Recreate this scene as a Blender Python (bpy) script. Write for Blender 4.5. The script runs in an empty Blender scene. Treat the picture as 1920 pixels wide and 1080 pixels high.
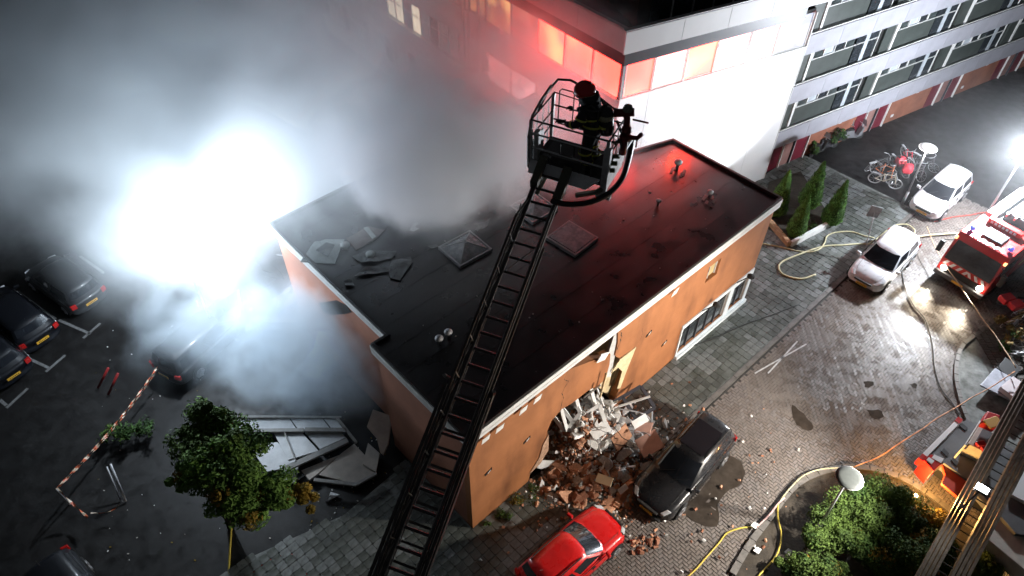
import bpy, bmesh, math, random
from mathutils import Vector, Matrix, noise as mnoise
from mathutils.geometry import tessellate_polygon
R=math.radians
rnd=random.Random(7)
scn=bpy.context.scene
col=scn.collection
# ---------------- camera ----------------
CAM_H=23.575; TILT=R(45.889); ROLL=R(0.88); FPX=1345.49
cd=bpy.data.cameras.new('camera'); cam=bpy.data.objects.new('camera',cd); col.objects.link(cam)
cd.sensor_width=36; cd.lens=FPX/1920*36; cd.clip_start=.1; cd.clip_end=800
cam.matrix_world=Matrix.Translation((0,0,CAM_H))@Matrix.Rotation(math.pi/2-TILT,4,'X')@Matrix.Rotation(ROLL,4,'Z')
scn.camera=cam
# ---------------- night sky ----------------
w=bpy.data.worlds.new('World'); scn.world=w; w.use_nodes=True
nt=w.node_tree; bg=nt.nodes['Background']
sky=nt.nodes.new('ShaderNodeTexSky'); sky.sky_type='NISHITA'; sky.sun_disc=False
sky.sun_elevation=R(-4); sky.sun_rotation=R(200); sky.air_density=1; sky.dust_density=2
mixw=nt.nodes.new('ShaderNodeMixRGB'); mixw.blend_type='ADD'; mixw.inputs[0].default_value=1
mixw.inputs[2].default_value=(.12,.125,.135,1)
nt.links.new(sky.outputs[0],mixw.inputs[1]); nt.links.new(mixw.outputs[0],bg.inputs[0]); bg.inputs[1].default_value=.13
scn.view_settings.view_transform='Standard'; scn.view_settings.look='None'; scn.view_settings.gamma=1
scn.view_settings.exposure=0; scn.view_settings.use_curve_mapping=False
cy=scn.cycles
try:
    cy.volume_step_rate=1.5; cy.volume_max_steps=64; cy.volume_bounces=3; cy.max_bounces=8; cy.diffuse_bounces=2
    cy.glossy_bounces=3; cy.transmission_bounces=4; cy.transparent_max_bounces=8; cy.sample_clamp_indirect=4
    cy.use_denoising=True
except Exception: pass
# ---------------- pixel / frame geometry helpers (places are world positions on real planes) ----------------
_F=Vector((0,math.cos(TILT),-math.sin(TILT))); _X=Vector((1,0,0)); _U=Vector((0,math.sin(TILT),math.cos(TILT)))
_R2=_X*math.cos(ROLL)+_U*math.sin(ROLL); _U2=-_X*math.sin(ROLL)+_U*math.cos(ROLL)
def ray(px,py): return _F*FPX+_R2*(px-960)-_U2*(py-540)
def G(px,py,z=0.):
    d=ray(px,py); s=(z-CAM_H)/d.z; return Vector((d.x*s,d.y*s,z))
def AT(px,py,dist):
    return Vector((0,0,CAM_H))+ray(px,py).normalized()*dist
# building frame: x along the front wall, y towards the back
N0=Vector((-1.2154,11.2352,0)); BU=Vector((.72626,.68742,0)); BV=Vector((-.68742,.72626,0)); BA=math.atan2(BU.y,BU.x)
def LB(x,y,z=0): return N0+BU*x+BV*y+Vector((0,0,z))
def toL(P): d=P-N0; return (d.dot(BU),d.dot(BV))
def GL(px,py,z=0.): return toL(G(px,py,z))
# ---------------- mesh builder ----------------
class MB:
    def __init__(s): s.v=[];s.f=[];s.m=[];s.mi=0
    def add(s,vs,fs,mi=None):
        o=len(s.v); s.v+= [tuple(p) for p in vs]
        for f in fs: s.f.append([i+o for i in f]); s.m.append(s.mi if mi is None else mi)
    def obox(s,c,ax,ay,az,mi=None):
        c=Vector(c); P=[c+ax*i+ay*j+az*k for k in(-1,1) for j in(-1,1) for i in(-1,1)]
        s.add(P,[(0,2,3,1),(4,5,7,6),(0,1,5,4),(2,6,7,3),(0,4,6,2),(1,3,7,5)],mi)
    def box(s,x0,x1,y0,y1,z0,z1,mi=None):
        s.obox(((x0+x1)/2,(y0+y1)/2,(z0+z1)/2),Vector(((x1-x0)/2,0,0)),Vector((0,(y1-y0)/2,0)),Vector((0,0,(z1-z0)/2)),mi)
    def bar(s,p,q,w,h,up=(0,0,1),mi=None):
        p=Vector(p);q=Vector(q);d=q-p;L=d.length
        if L<1e-6:return
        d.normalize();up=Vector(up);a=d.cross(up)
        if a.length<1e-4:a=d.cross(Vector((1,0,0)))
        a.normalize();b=a.cross(d)
        s.obox((p+q)/2,d*L/2,a*w/2,b*h/2,mi)
    def tube(s,pts,r,n=6,mi=None,cap=True,r2=None):
        pts=[Vector(p) for p in pts]; rs=[r if r2 is None else r+(r2-r)*i/(len(pts)-1) for i in range(len(pts))]
        vs=[];fs=[]; prev=None
        for i,p in enumerate(pts):
            d=(pts[min(i+1,len(pts)-1)]-pts[max(i-1,0)])
            d=d.normalized() if d.length>1e-9 else Vector((0,0,1))
            if prev is None:
                a=d.cross(Vector((0,0,1)))
                if a.length<1e-3:a=d.cross(Vector((1,0,0)))
            else: a=prev-d*prev.dot(d)
            a.normalize(); prev=a; b=d.cross(a)
            for k in range(n):
                t=2*math.pi*k/n; vs.append(p+(a*math.cos(t)+b*math.sin(t))*rs[i])
        for i in range(len(pts)-1):
            for k in range(n):
                fs.append((i*n+k,i*n+(k+1)%n,(i+1)*n+(k+1)%n,(i+1)*n+k))
        if cap: fs.append(tuple(range(n-1,-1,-1))); fs.append(tuple((len(pts)-1)*n+k for k in range(n)))
        s.add(vs,fs,mi)
    def prism(s,poly,z0,z1,mi=None,holes=()):
        loops=[list(poly)]+[list(h) for h in holes]
        flat=[p for l in loops for p in l]; n=len(flat)
        tri=tessellate_polygon([[Vector((p[0],p[1],0)) for p in l] for l in loops])
        vs=[(p[0],p[1],z1) for p in flat]+[(p[0],p[1],z0) for p in flat]
        fs=[]
        for t in tri:
            a,b,c=[flat[i] for i in t]
            cr=(b[0]-a[0])*(c[1]-a[1])-(b[1]-a[1])*(c[0]-a[0])
            t=t if cr>0 else (t[0],t[2],t[1])
            fs.append(tuple(t)); fs.append((t[0]+n,t[2]+n,t[1]+n))
        o=0
        for li,l in enumerate(loops):
            k=len(l); area=sum(l[i][0]*l[(i+1)%k][1]-l[(i+1)%k][0]*l[i][1] for i in range(k))
            ccw=(area>0)==(li==0)
            for i in range(k):
                a=o+i;b=o+(i+1)%k
                fs.append((a,b,b+n,a+n) if not ccw else (a,a+n,b+n,b))
            o+=k
        s.add(vs,fs,mi)
    def lathe(s,prof,c=(0,0,0),n=12,mi=None):
        c=Vector(c);vs=[];fs=[]
        for r,z in prof:
            for k in range(n):
                t=2*math.pi*k/n;vs.append((c.x+r*math.cos(t),c.y+r*math.sin(t),c.z+z))
        for i in range(len(prof)-1):
            for k in range(n):
                fs.append((i*n+k,i*n+(k+1)%n,(i+1)*n+(k+1)%n,(i+1)*n+k))
        fs.append(tuple(range(n-1,-1,-1)));fs.append(tuple((len(prof)-1)*n+k for k in range(n)))
        s.add(vs,fs,mi)
    def xform(s,M,frm=0):
        for i in range(frm,len(s.v)): s.v[i]=tuple(M@Vector(s.v[i]))
    def mesh(s,name,mats,smooth=False,recalc=False):
        me=bpy.data.meshes.new(name); me.from_pydata(s.v,[],s.f)
        for m in (mats if isinstance(mats,(list,tuple)) else [mats]): me.materials.append(m)
        if any(s.m): me.polygons.foreach_set('material_index',s.m)
        if smooth: me.polygons.foreach_set('use_smooth',[True]*len(me.polygons))
        if recalc:
            bm=bmesh.new();bm.from_mesh(me);bmesh.ops.recalc_face_normals(bm,faces=bm.faces);bm.to_mesh(me);bm.free()
        me.update(); return me
    def build(s,name,mats,parent=None,smooth=False,recalc=False,bevel=0,kind=None):
        o=bpy.data.objects.new(name,s.mesh(name,mats,smooth,recalc)); col.objects.link(o)
        if parent: o.parent=parent
        if bevel:
            b=o.modifiers.new('bevel','BEVEL');b.width=bevel;b.segments=2;b.limit_method='ANGLE'
        if kind:o['kind']=kind
        return o
def tag(o,label,cat,group=None,kind=None):
    if label:o['label']=label
    if cat:o['category']=cat
    if group:o['group']=group
    if kind:o['kind']=kind
    return o
def thing(name,label,cat,loc=(0,0,0),rz=0,group=None):
    o=bpy.data.objects.new(name,None);col.objects.link(o);o.location=loc;o.rotation_euler=(0,0,rz);o.empty_display_size=.2
    return tag(o,label,cat,group)
def struct(mb,name,mats,**k):
    o=mb.build(name,mats,**k);o['kind']='structure';return o
def dup(root,loc,rz,label=None,group=None,recurse=True,mats=None):
    def cp(o,par):
        c=o.copy();col.objects.link(c)
        if par:c.parent=par
        for ch in kids.get(o.name,[]):cp(ch,c)
        return c
    kids={}
    for o in list(root.children_recursive): kids.setdefault(o.parent.name,[]).append(o)
    r=cp(root,None);r.location=loc;r.rotation_euler=(0,0,rz)
    if label:r['label']=label
    if group:r['group']=group
    return r
# ---------------- materials ----------------
def mat(name,c,rough=.6,metal=0,var=0,vscale=3,c2=None,bump=0,bscale=20,rvar=0,emit=None,es=0,coat=0,trans=0,spec=None,alpha=1,detail=6,rscale=None,bdist=.02):
    m=bpy.data.materials.new(name);m.use_nodes=True;n=m.node_tree;b=n.nodes['Principled BSDF']
    def S(k,v):
        if k in b.inputs:b.inputs[k].default_value=v
    c4=(*c,1);S('Base Color',c4);S('Roughness',rough);S('Metallic',metal);S('Coat Weight',coat);S('Coat Roughness',.08);S('Transmission Weight',trans);S('Alpha',alpha)
    if spec is not None:S('Specular IOR Level',spec)
    if emit:S('Emission Color',(*emit,1));S('Emission Strength',es)
    geo=None
    if var or bump or rvar or c2:
        geo=n.nodes.new('ShaderNodeTexCoord')
    if var or c2:
        t=n.nodes.new('ShaderNodeTexNoise');t.inputs['Scale'].default_value=vscale;t.inputs['Detail'].default_value=detail;t.inputs['Roughness'].default_value=.65
        n.links.new(geo.outputs['Object'],t.inputs['Vector'])
        r=n.nodes.new('ShaderNodeValToRGB');r.color_ramp.elements[0].position=.32;r.color_ramp.elements[1].position=.68
        lo=tuple(max(0,x*(1-var)) for x in c);hi=c2 if c2 else tuple(x*(1+var) for x in c)
        r.color_ramp.elements[0].color=(*lo,1);r.color_ramp.elements[1].color=(*hi,1)
        n.links.new(t.outputs[0],r.inputs[0]);n.links.new(r.outputs[0],b.inputs['Base Color'])
    if rvar:
        t=n.nodes.new('ShaderNodeTexNoise');t.inputs['Scale'].default_value=rscale or vscale*1.7;t.inputs['Detail'].default_value=5
        n.links.new(geo.outputs['Object'],t.inputs['Vector'])
        mr=n.nodes.new('ShaderNodeMapRange');mr.inputs[1].default_value=.35;mr.inputs[2].default_value=.65;mr.inputs[3].default_value=max(.03,rough-rvar);mr.inputs[4].default_value=min(1,rough+rvar)
        n.links.new(t.outputs[0],mr.inputs[0]);n.links.new(mr.outputs[0],b.inputs['Roughness'])
    if bump:
        t=n.nodes.new('ShaderNodeTexNoise');t.inputs['Scale'].default_value=bscale;t.inputs['Detail'].default_value=4
        n.links.new(geo.outputs['Object'],t.inputs['Vector'])
        bp=n.nodes.new('ShaderNodeBump');bp.inputs['Strength'].default_value=bump;bp.inputs['Distance'].default_value=bdist
        n.links.new(t.outputs[0],bp.inputs['Height']);n.links.new(bp.outputs[0],b.inputs['Normal'])
    return m
def light(kind,name,loc,power,color,r=.1,to=None,spot=None,blend=.3,size=None):
    l=bpy.data.lights.new(name,kind);l.energy=power;l.color=color
    if kind in('POINT','SPOT'):l.shadow_soft_size=r
    if kind=='SPOT':l.spot_size=R(spot);l.spot_blend=blend
    if kind=='AREA':l.size=size or .3
    o=bpy.data.objects.new(name,l);col.objects.link(o);o.location=loc
    if to is not None:
        d=Vector(to)-Vector(loc);o.rotation_euler=d.to_track_quat('-Z','Y').to_euler()
    return o
# ---------------- lights of the scene: floodlights, work lamp, head lamps ----------------
FLOOD_L=G(325,440,6.0); FLOOD_R=G(1925,283,5.2); LAMP_T=G(1838,912,5.35)
light('POINT','smoke_floodlight_lamp',FLOOD_L,5000,(.80,.90,1),.25)
light('SPOT','smoke_floodlight_beam',FLOOD_L+Vector((.1,.1,.2)),10500,(.84,.90,1),.2,to=LB(7,12.5,8.0),spot=100,blend=.8)
light('POINT','flood_mast_lamp',FLOOD_R,13500,(.86,.92,1),.2)
light('SPOT','flood_mast_wall_lamp',FLOOD_R+Vector((-.4,-.6,.1)),15000,(.9,.95,1),.15,to=LB(19,6,5),spot=38,blend=.5)
light('SPOT','ladder_truck_work_lamp',LAMP_T,12500,(1,.93,.84),.2,to=LB(7,-2.5,1.5),spot=104,blend=.6)
# ---------------- materials ----------------
M={}
M['asphalt']=mat('wet_asphalt',(.012,.0115,.0115),.5,spec=.3,var=.35,vscale=1.2,bump=.5,bscale=60,rvar=.15,bdist=.01)
M['road']=mat('road_cobble',(.18,.155,.138),.28,var=.22,vscale=1.2,bump=.5,bscale=14,rvar=.12,bdist=.015)
M['roadbed']=mat('road_joint_sand',(.035,.032,.028),.7,var=.3,vscale=6)
M['paver']=mat('grey_paver',(.075,.085,.07),.42,var=.35,vscale=1.3,c2=(.13,.14,.13),bump=.3,bscale=30,rvar=.2)
M['paverbed']=mat('mossy_joint',(.12,.13,.11),.8,var=.5,vscale=2,c2=(.24,.25,.24))
M['kerb']=mat('kerb_concrete',(.12,.11,.10),.6,var=.35,vscale=4,bump=.3)
M['plaster']=mat('orange_plaster',(.34,.125,.040),.75,var=.16,vscale=.7,c2=(.40,.155,.055),bump=.15,bscale=60,detail=10)
def stain(m,amt=.75):
    n=m.node_tree;bs=n.nodes['Principled BSDF'];src=bs.inputs['Base Color'].links[0].from_socket
    tc=n.nodes.new('ShaderNodeTexCoord');mp=n.nodes.new('ShaderNodeMapping');mp.inputs['Scale'].default_value=(.8,.8,.22)
    t=n.nodes.new('ShaderNodeTexNoise');t.inputs['Scale'].default_value=1.3;t.inputs['Detail'].default_value=7
    r=n.nodes.new('ShaderNodeValToRGB');r.color_ramp.elements[0].position=.50;r.color_ramp.elements[1].position=.80;r.color_ramp.elements[0].color=(1,1,1,1);r.color_ramp.elements[1].color=(amt*.62,amt*.58,amt*.56,1)
    mx=n.nodes.new('ShaderNodeMixRGB');mx.blend_type='MULTIPLY';mx.inputs[0].default_value=1
    n.links.new(tc.outputs['Object'],mp.inputs[0]);n.links.new(mp.outputs[0],t.inputs[0]);n.links.new(t.outputs[0],r.inputs[0]);n.links.new(src,mx.inputs[1]);n.links.new(r.outputs[0],mx.inputs[2]);n.links.new(mx.outputs[0],bs.inputs['Base Color'])
stain(M['plaster'])
M['plaster2']=mat('pinkish_plaster',(.38,.16,.10),.75,var=.15,vscale=.8,bump=.15,bscale=60)
M['roof']=mat('black_bitumen',(.006,.006,.007),.36,var=.5,vscale=.8,bump=.12,bscale=9,rvar=.1,rscale=1.2,bdist=.012,spec=.55,coat=.6);M['roof'].node_tree.nodes['Principled BSDF'].inputs['Coat Roughness'].default_value=.15
M['roofedge']=mat('roof_edge_felt',(.02,.016,.015),.45,bump=.3)
M['trim']=mat('white_trim',(.72,.72,.70),.5,var=.12,vscale=2.5)
M['white']=mat('white_panel',(.80,.80,.80),.55,var=.03,vscale=1)
M['wtrim']=mat('pale_blue_white_plaster',(.70,.76,.78),.6,var=.1,vscale=3)
M['darkgap']=mat('dark_interior',(.02,.02,.02),.9)
M['darkmetal']=mat('dark_grey_fascia',(.045,.045,.055),.45)
M['cream']=mat('cream_inner_wall',(.62,.50,.30),.8,var=.2,vscale=3)
# ---------------- ground ----------------
b=MB();b.add([(-90,-10,0),(110,-10,0),(110,140,0),(-90,140,0)],[(0,1,2,3)]);ground=struct(b,'ground',M['asphalt'])
# ---------------- orange building ----------------
LP,LQ1,NO,LQ,H=15.99,4.5,.58,11.84,6.0
FOOT=[(0,0),(LP,0),(LP,5.23),(14.1,5.82),(14.1,LQ),(NO,LQ),(NO,LQ1),(0,LQ1)]
bld=thing('orange_building','low orange plaster building with black flat roof and a collapsed front wall','building',N0,BA)
T=.28
def wallXZ(outer,holes,y0,y1,name,m,parent=bld):
    b=MB();b.prism([(x,z) for x,z in outer],-y1,-y0,holes=[[(x,z) for x,z in h] for h in holes])
    b.v=[(x,-zz,y) for x,y,zz in b.v]; return b.build(name,m,parent,recalc=True)
HOLE=[(2.62,.0),(2.72,.62),(3.2,.75),(3.55,1.2),(3.5,1.9),(3.45,2.55),(3.62,2.98),(4.1,3.2),(4.6,3.05),(5.41,3.03),(5.9,2.85),(6.35,2.83),(6.45,3.6),(6.4,4.25),(5.9,4.45),(5.2,4.82),(4.27,5.25),(5.2,5.42),(6.6,5.45),(6.72,4.6),(6.7,3.9),(7.0,3.5),(7.9,3.4),(7.6,2.4),(7.45,1.5),(7.2,.9),(7.3,.0)]
TOPZ=5.45
outer=[(0,0),(2.62,0)]+HOLE[1:-1]+[(7.3,0),(LP,0),(LP,TOPZ),(0,TOPZ)]
upwin=[(11.86,4.0),(12.62,4.0),(12.62,4.85),(11.86,4.85)]
bigw=[(11.08,.35),(14.3,.35),(14.3,1.95),(11.08,1.95)]
smw=[(14.62,.35),(15.75,.35),(15.75,1.85),(14.62,1.85)]
wallXZ(outer,[upwin,bigw,smw],0,T,'front_wall',M['plaster'])
def box(name,x0,x1,y0,y1,z0,z1,m,parent=bld,bevel=0):
    b=MB();b.box(x0,x1,y0,y1,z0,z1);return b.build(name,m,parent,bevel=bevel)
box('left_wall',0,T,T+.002,LQ1,0,TOPZ,M['plaster2'])
box('left_wall',NO,NO+T,LQ1+.002,LQ,0,TOPZ,M['plaster2'])
box('side_wall',LP-T,LP,T+.002,5.0,0,TOPZ,M['plaster'])
box('back_wall',NO+T+.002,14.1,LQ-T,LQ-.002,0,TOPZ,M['plaster2'])
o=.1
def inset(P,d):
    n=len(P);out=[]
    for i in range(n):
        a=Vector(P[i-1]);p=Vector(P[i]);c=Vector(P[(i+1)%n])
        e1=(p-a).normalized();e2=(c-p).normalized();n1=Vector((-e1.y,e1.x));n2=Vector((-e2.y,e2.x))
        k=n1+n2;k=k/(1+n1.dot(n2));out.append((p.x+k.x*d,p.y+k.y*d))
    return out
b=MB();b.prism(inset(FOOT,.0),5.5,5.86);b.build('roof_deck',M['roof'],bld,recalc=True)
for k in range(1,12):
    b=MB();yy=k*1.0+.03*math.sin(k*5)
    xa=.05 if yy<LQ1 else NO+.05;xb=LP-.05 if yy<5.2 else 14.0
    b.box(xa,xb,yy-.05,yy+.05,5.861,5.8665);b.build('felt_seam',M['roof'],bld)
b=MB();b.prism(inset(FOOT,-.1),5.46,6.0,holes=[inset(FOOT,.001)]);pa=b.build('parapet',M['roofedge'],bld,recalc=True)
for k,(za,zb,off) in enumerate(((5.70,5.90,-.135),(5.50,5.66,-.125))):
    b=MB();b.prism(inset(FOOT,off),za,zb,holes=[inset(FOOT,-.101)]);b.build('white_fascia',M['trim'],bld,recalc=True)
# windows / hole details of the orange building
def fwbox(name,x0,x1,z0,z1,y0,y1,m,parent=bld): return box(name,x0,x1,y0,y1,z0,z1,m,parent)
M['glassdark']=mat('dark_window_glass',(.03,.035,.04),.12,var=.5,vscale=9,rvar=.08)
M['frame']=mat('pale_frame',(.55,.55,.54),.5,var=.15,vscale=6)
M['sheet']=mat('white_paper',(.78,.78,.75),.7,var=.08,vscale=5)
M['crack']=mat('shade_and_rod_black',(.015,.013,.012),.9,bump=.4)  # paints the shade inside cracks and holes; also colours dark rods
# pale surround of the shopfront, slightly proud
wallXZ([(11.0,0.0),(15.99,.0),(15.99,2.15),(11.0,2.15)],[bigw,smw],-.05,-.002,'shopfront_surround',M['wtrim'])
fwbox('shopfront_plinth',11.0,15.99,0,.28,-.16,-.052,M['wtrim'])
for (x0,x1,z0,z1,n) in ((11.08,14.3,.35,1.95,5),(14.62,15.75,.35,1.85,2)):
    f=fwbox('window',x0,x1,z0,z1,.08,.14,M['glassdark'])
    for k in range(n+1):
        x=x0+(x1-x0)*k/n; b=MB();b.box(x-.025,x+.025,.02,.075,z0,z1);b.build('window_bar',M['frame'] if k in(0,n) else M['darkmetal'],f)
    for k in range(n):
        xa=x0+(x1-x0)*(k+.12)/n;xb=x0+(x1-x0)*(k+.8)/n
        b=MB();b.box(xa,xb,.062,.078,z0+.2,z0+.2+rnd.uniform(.7,1.2));b.build('window_pane',M['glassdark'],f)
f=fwbox('window',11.86,12.62,4.0,4.85,.16,.2,mat('lit_cream_room',(.5,.4,.2),.6,var=.3,vscale=2,emit=(1,.75,.4),es=.12))
for xx in((11.86,11.90),(12.58,12.62),(12.12,12.15)):
    b=MB();b.box(xx[0],xx[1],.1,.155,4.0,4.85);b.build('window_frame',M['frame'],f)
b=MB();b.box(11.9,12.12,.1,.15,4.35,4.7);b.build('broken_pane',M['glassdark'],f)
# black wall lanterns
for x in (12.6,15.0):
    b=MB();b.bar((x-.35,-.02,2.12),(x+.05,-.3,2.42),.035,.035);b.lathe([(.05,0),(.17,.05),(.15,.12),(.03,.18)],(x+.12,-.34,2.36),8);b.build('wall_lantern',M['darkgap'],bld)
# paper squares hanging below the fascia
for x in (.42,.98,1.95,2.55,8.15+1.2):
    b=MB();b.obox((x+.14,-.155,5.28),Vector((.15,0,.01)),Vector((0,.006,0)),Vector((.0,-.03,.17)));b.build('hanging_flap',M['sheet'],bld)
# small openings in the plaster: flat boxes with the inner shade painted black
for x,z in ((.75,3.0),(2.45,3.05),(9.9,2.0),(8.6,3.6)):
    b=MB();b.obox((x,-.012,z),Vector((.15,0,.05)),Vector((0,.01,0)),Vector((0,0,.055)),0);b.obox((x+.02,-.02,z+.02),Vector((.06,0,.04)),Vector((0,.012,0)),Vector((0,0,.03)),1);b.build('vent_hole',[M['crack'],M['trim']],bld)
# thin cracks running from the hole
def crack(pts,wd=.03):
    b=MB();fine=[pts[0]]
    for p,q in zip(pts,pts[1:]):
        k=max(2,int(math.hypot(q[0]-p[0],q[1]-p[1])/.12))
        for i in range(1,k+1):
            f=i/k;j=.035 if i<k else 0
            fine.append((p[0]+(q[0]-p[0])*f+rnd.uniform(-j,j),p[1]+(q[1]-p[1])*f+rnd.uniform(-j,j)))
    n=len(fine)
    for i,(p,q) in enumerate(zip(fine,fine[1:])):
        ww=wd*(.25+.9*math.sin(math.pi*(i+.5)/n)**.7)*rnd.uniform(.3,1.1)
        b.add([(p[0]-ww/2,-.004,p[1]),(p[0]+ww/2,-.004,p[1]),(q[0]+ww/2,-.004,q[1]),(q[0]-ww/2,-.004,q[1])],[(0,1,2,3)])
    b.build('crack',M['crack'],bld)
crack([(4.2,5.3),(4.05,4.9),(4.3,4.6),(4.0,4.2),(4.12,3.8),(4.0,3.2)]);crack([(.3,2.6),(.8,2.75),(1.6,2.85),(2.4,3.2)],.015)
crack([(7.9,3.4),(8.2,3.9),(8.1,4.3)],.02);crack([(6.7,5.3),(6.9,4.8),(6.75,4.2)],.05)
# bared inner wall layers round the hole: cream plaster and broken brick edges
def shard(poly,y0,y1,name,m): return wallXZ(poly,[],y0,y1,name,m)
shard([(6.45,2.0),(6.9,1.2),(7.15,.9),(7.4,1.6),(7.6,2.5),(7.75,3.25),(7.0,3.4),(6.7,3.8)],.33,.5,'inner_wall',M['cream'])
shard([(6.62,3.0),(7.0,3.45),(7.9,3.42),(7.62,2.4),(7.4,1.4),(7.2,1.5),(7.3,2.5),(7.0,3.0)],-.03,-.004,'torn_plaster',M['cream'])
shard([(2.62,.6),(3.2,.75),(3.55,1.2),(3.5,2.3),(3.25,1.9),(3.1,1.2)],-.03,-.004,'torn_plaster',mat('bare_brick_edge',(.42,.26,.17),.9,var=.4,vscale=8,bump=.6,bscale=25))
shard([(6.3,2.9),(6.75,2.6),(6.8,4.7),(6.55,5.3),(6.4,4.5)],.06,.16,'steel_post',M['frame'])
shard([(5.55,4.55),(6.0,4.35),(6.2,4.6),(5.75,4.85)],-.09,-.06,'torn_plaster',M['sheet'])
box('cross_wall',7.55,7.7,.3,5.0,0,5.4,M['cream']);box('cross_wall',2.2,2.35,.3,5.0,0,5.4,M['cream'])
box('inner_floor',.4,15.6,.3,5.0,.0,.03,M['asphalt'])
# hole in the left wall: a flat patch, its inner shade painted black
b=MB();b.prism([(-9.3,3.1),(-8.6,3.55),(-7.4,4.6),(-6.9,5.1),(-7.2,5.2),(-7.9,4.9),(-8.8,4.1),(-9.5,3.5)],0,.02)
b.v=[(NO-.004-z,-x,y) for x,y,z in b.v];b.build('blast_hole',M['crack'],bld,recalc=True)
# corner plaster wear
b=MB();b.prism([(.0,2.9),(.35,3.3),(.5,3.6),(.3,2.9)],0,.006)
b=MB()
b.box(-.02,.02,.0,.0,0,0)
# roof furniture
M['acryl']=mat('dusty_skylight_plastic',(.22,.23,.24),.25,var=.4,vscale=4,rvar=.1,spec=.7)
M['rim']=mat('grey_rim_metal',(.35,.35,.36),.4,var=.2,vscale=5)
def skylight(cx,cy,sx,sy,h,rot,pyr=True):
    f=MB();f.prism([(-sx,-sy),(sx,-sy),(sx,sy),(-sx,sy)],0,.14,holes=[[(-sx+.06,-sy+.06),(sx-.06,-sy+.06),(sx-.06,sy-.06),(-sx+.06,sy-.06)]])
    fo=f.build('skylight',M['rim'],bld,recalc=True);fo.location=(cx,cy,5.86);fo.rotation_euler=(0,0,rot)
    g=MB();t=.07 if pyr else .86
    top=[(-sx*t,-sy*t,h),(sx*t,-sy*t,h),(sx*t,sy*t,h),(-sx*t,sy*t,h)];a,c=sx-.065,sy-.065
    g.add([(-a,-c,.1),(a,-c,.1),(a,c,.1),(-a,c,.1)]+top,[(0,1,5,4),(1,2,6,5),(2,3,7,6),(3,0,4,7),(4,5,6,7)])
    g.build('skylight_dome',M['acryl'],fo)
    if pyr:
        r_=MB()
        for sxx,syy in((-1,-1),(1,-1),(1,1),(-1,1)): r_.bar((sxx*a,syy*c,.11),(sxx*sx*.07,syy*sy*.07,h+.01),.03,.03)
        r_.build('skylight_rib',M['rim'],fo)
skylight(5.0,6.0,.72,.66,.42,R(-3));skylight(8.27,3.8,.66,.70,.16,R(4),False);skylight(8.45,6.0,.66,.66,.35,R(-2))
for (x,y,s) in ((1.55,3.18,1),(1.93,3.19,1),(12.18,2.95,.8),(14.58,3.9,1.25),(14.08,1.91,.9)):
    b=MB();b.lathe([(.05*s,0),(.05*s,.22*s),(.13*s,.26*s),(.14*s,.33*s),(.06*s,.4*s)],(x,y,5.86),10);b.build('roof_vent',M['rim'],bld,smooth=True)
for x,y,s in ((14.45,3.75,1),(13.9,1.8,.8)):
    b=MB()
    for k in range(6):
        a=rnd.uniform(0,6.3);b.obox((x+.25*math.cos(a)*s,y+.25*math.sin(a)*s,5.92),Vector((.1,.03,.02))*s,Vector((-.02,.05,.01)),Vector((0,0,.01)))
    b.build('torn_flashing',M['sheet'],bld)
# water puddles left on the roof
# ---------------- apartment end block ----------------
W=Vector((4.35,26.41,0));C=Vector((13.43,31.27,0))
wu=(C-W).normalized();wn=Vector((-wu.y,wu.x,0));wang=math.atan2(wu.y,wu.x);WL=(C-W).length
la=R(39.5);lvw=Vector((-math.sin(la),math.cos(la),0))
LV=Vector((lvw.dot(wu),lvw.dot(wn),0)); LN=Vector((-LV.y,LV.x,0))      # local: along left face, outward normal
apt=thing('apartment_block','white apartment block with lit red windows under a dark roof band and a terrace above','building',W,wang)
LL=10.5
def aptfoot(off,xr=WL,back=LL):
    # outline grown outwards by off on the two front faces
    c=LV.x*off+0
    k=(-off-LN.y*off)/LV.y if abs(LV.y)>1e-6 else 0
    p0=LN*off+LV*k
    p1=LN*off+LV*back
    return [(p0.x,p0.y),(xr,-off),(xr,7.5),(p1.x,p1.y+.01)]
def aprism(name,off,z0,z1,m,xr=WL,parent=apt,back=LL,holes=()):
    b=MB();b.prism(aptfoot(off,xr,back),z0,z1);return b.build(name,m,parent,recalc=True)
# lower white wall as separate panels on the right face
aprism('wall_core',-.06,0,7.66,M['darkgap'],WL-.01)
xs=[0,1.57,6.65,WL]
cuts=[0.0,1.5,3.05,4.8,6.6,8.4,WL]
for a,c in zip(cuts,cuts[1:]):
    b=MB();b.box(a+(.008 if a else 0),c-.008,-.0,.055,0,7.62);b.build('wall_panel',M['white'],apt)
b=MB();b.box(0,WL,-.03,.05,7.625,7.69);b.build('window_sill',M['trim'],apt)
b=MB();b.box(WL-.002,WL+.05,-.02,.25,0,9.3);b.build('corner_trim',M['trim'],apt)
# window band
def emat(name,lo,mid,hi,es,seed,sc=1.2):
    m=bpy.data.materials.new(name);m.use_nodes=True;n=m.node_tree;b=n.nodes['Principled BSDF']
    b.inputs['Roughness'].default_value=.12;b.inputs['Base Color'].default_value=(.25,.2,.2,1)
    tc=n.nodes.new('ShaderNodeTexCoord');mp=n.nodes.new('ShaderNodeMapping');mp.inputs['Location'].default_value=(seed*3.7,seed*1.9,seed)
    t=n.nodes.new('ShaderNodeTexNoise');t.inputs['Scale'].default_value=sc;t.inputs['Detail'].default_value=1.5
    r=n.nodes.new('ShaderNodeValToRGB');e=r.color_ramp.elements;e[0].position=.33;e[0].color=(*lo,1);e[1].position=.70;e[1].color=(*hi,1)
    x=e.new(.52);x.color=(*mid,1)
    n.links.new(tc.outputs['Object'],mp.inputs[0]);n.links.new(mp.outputs[0],t.inputs[0]);n.links.new(t.outputs[0],r.inputs[0]);n.links.new(r.outputs[0],b.inputs['Emission Color']);b.inputs['Emission Strength'].default_value=es
    return m
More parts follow.
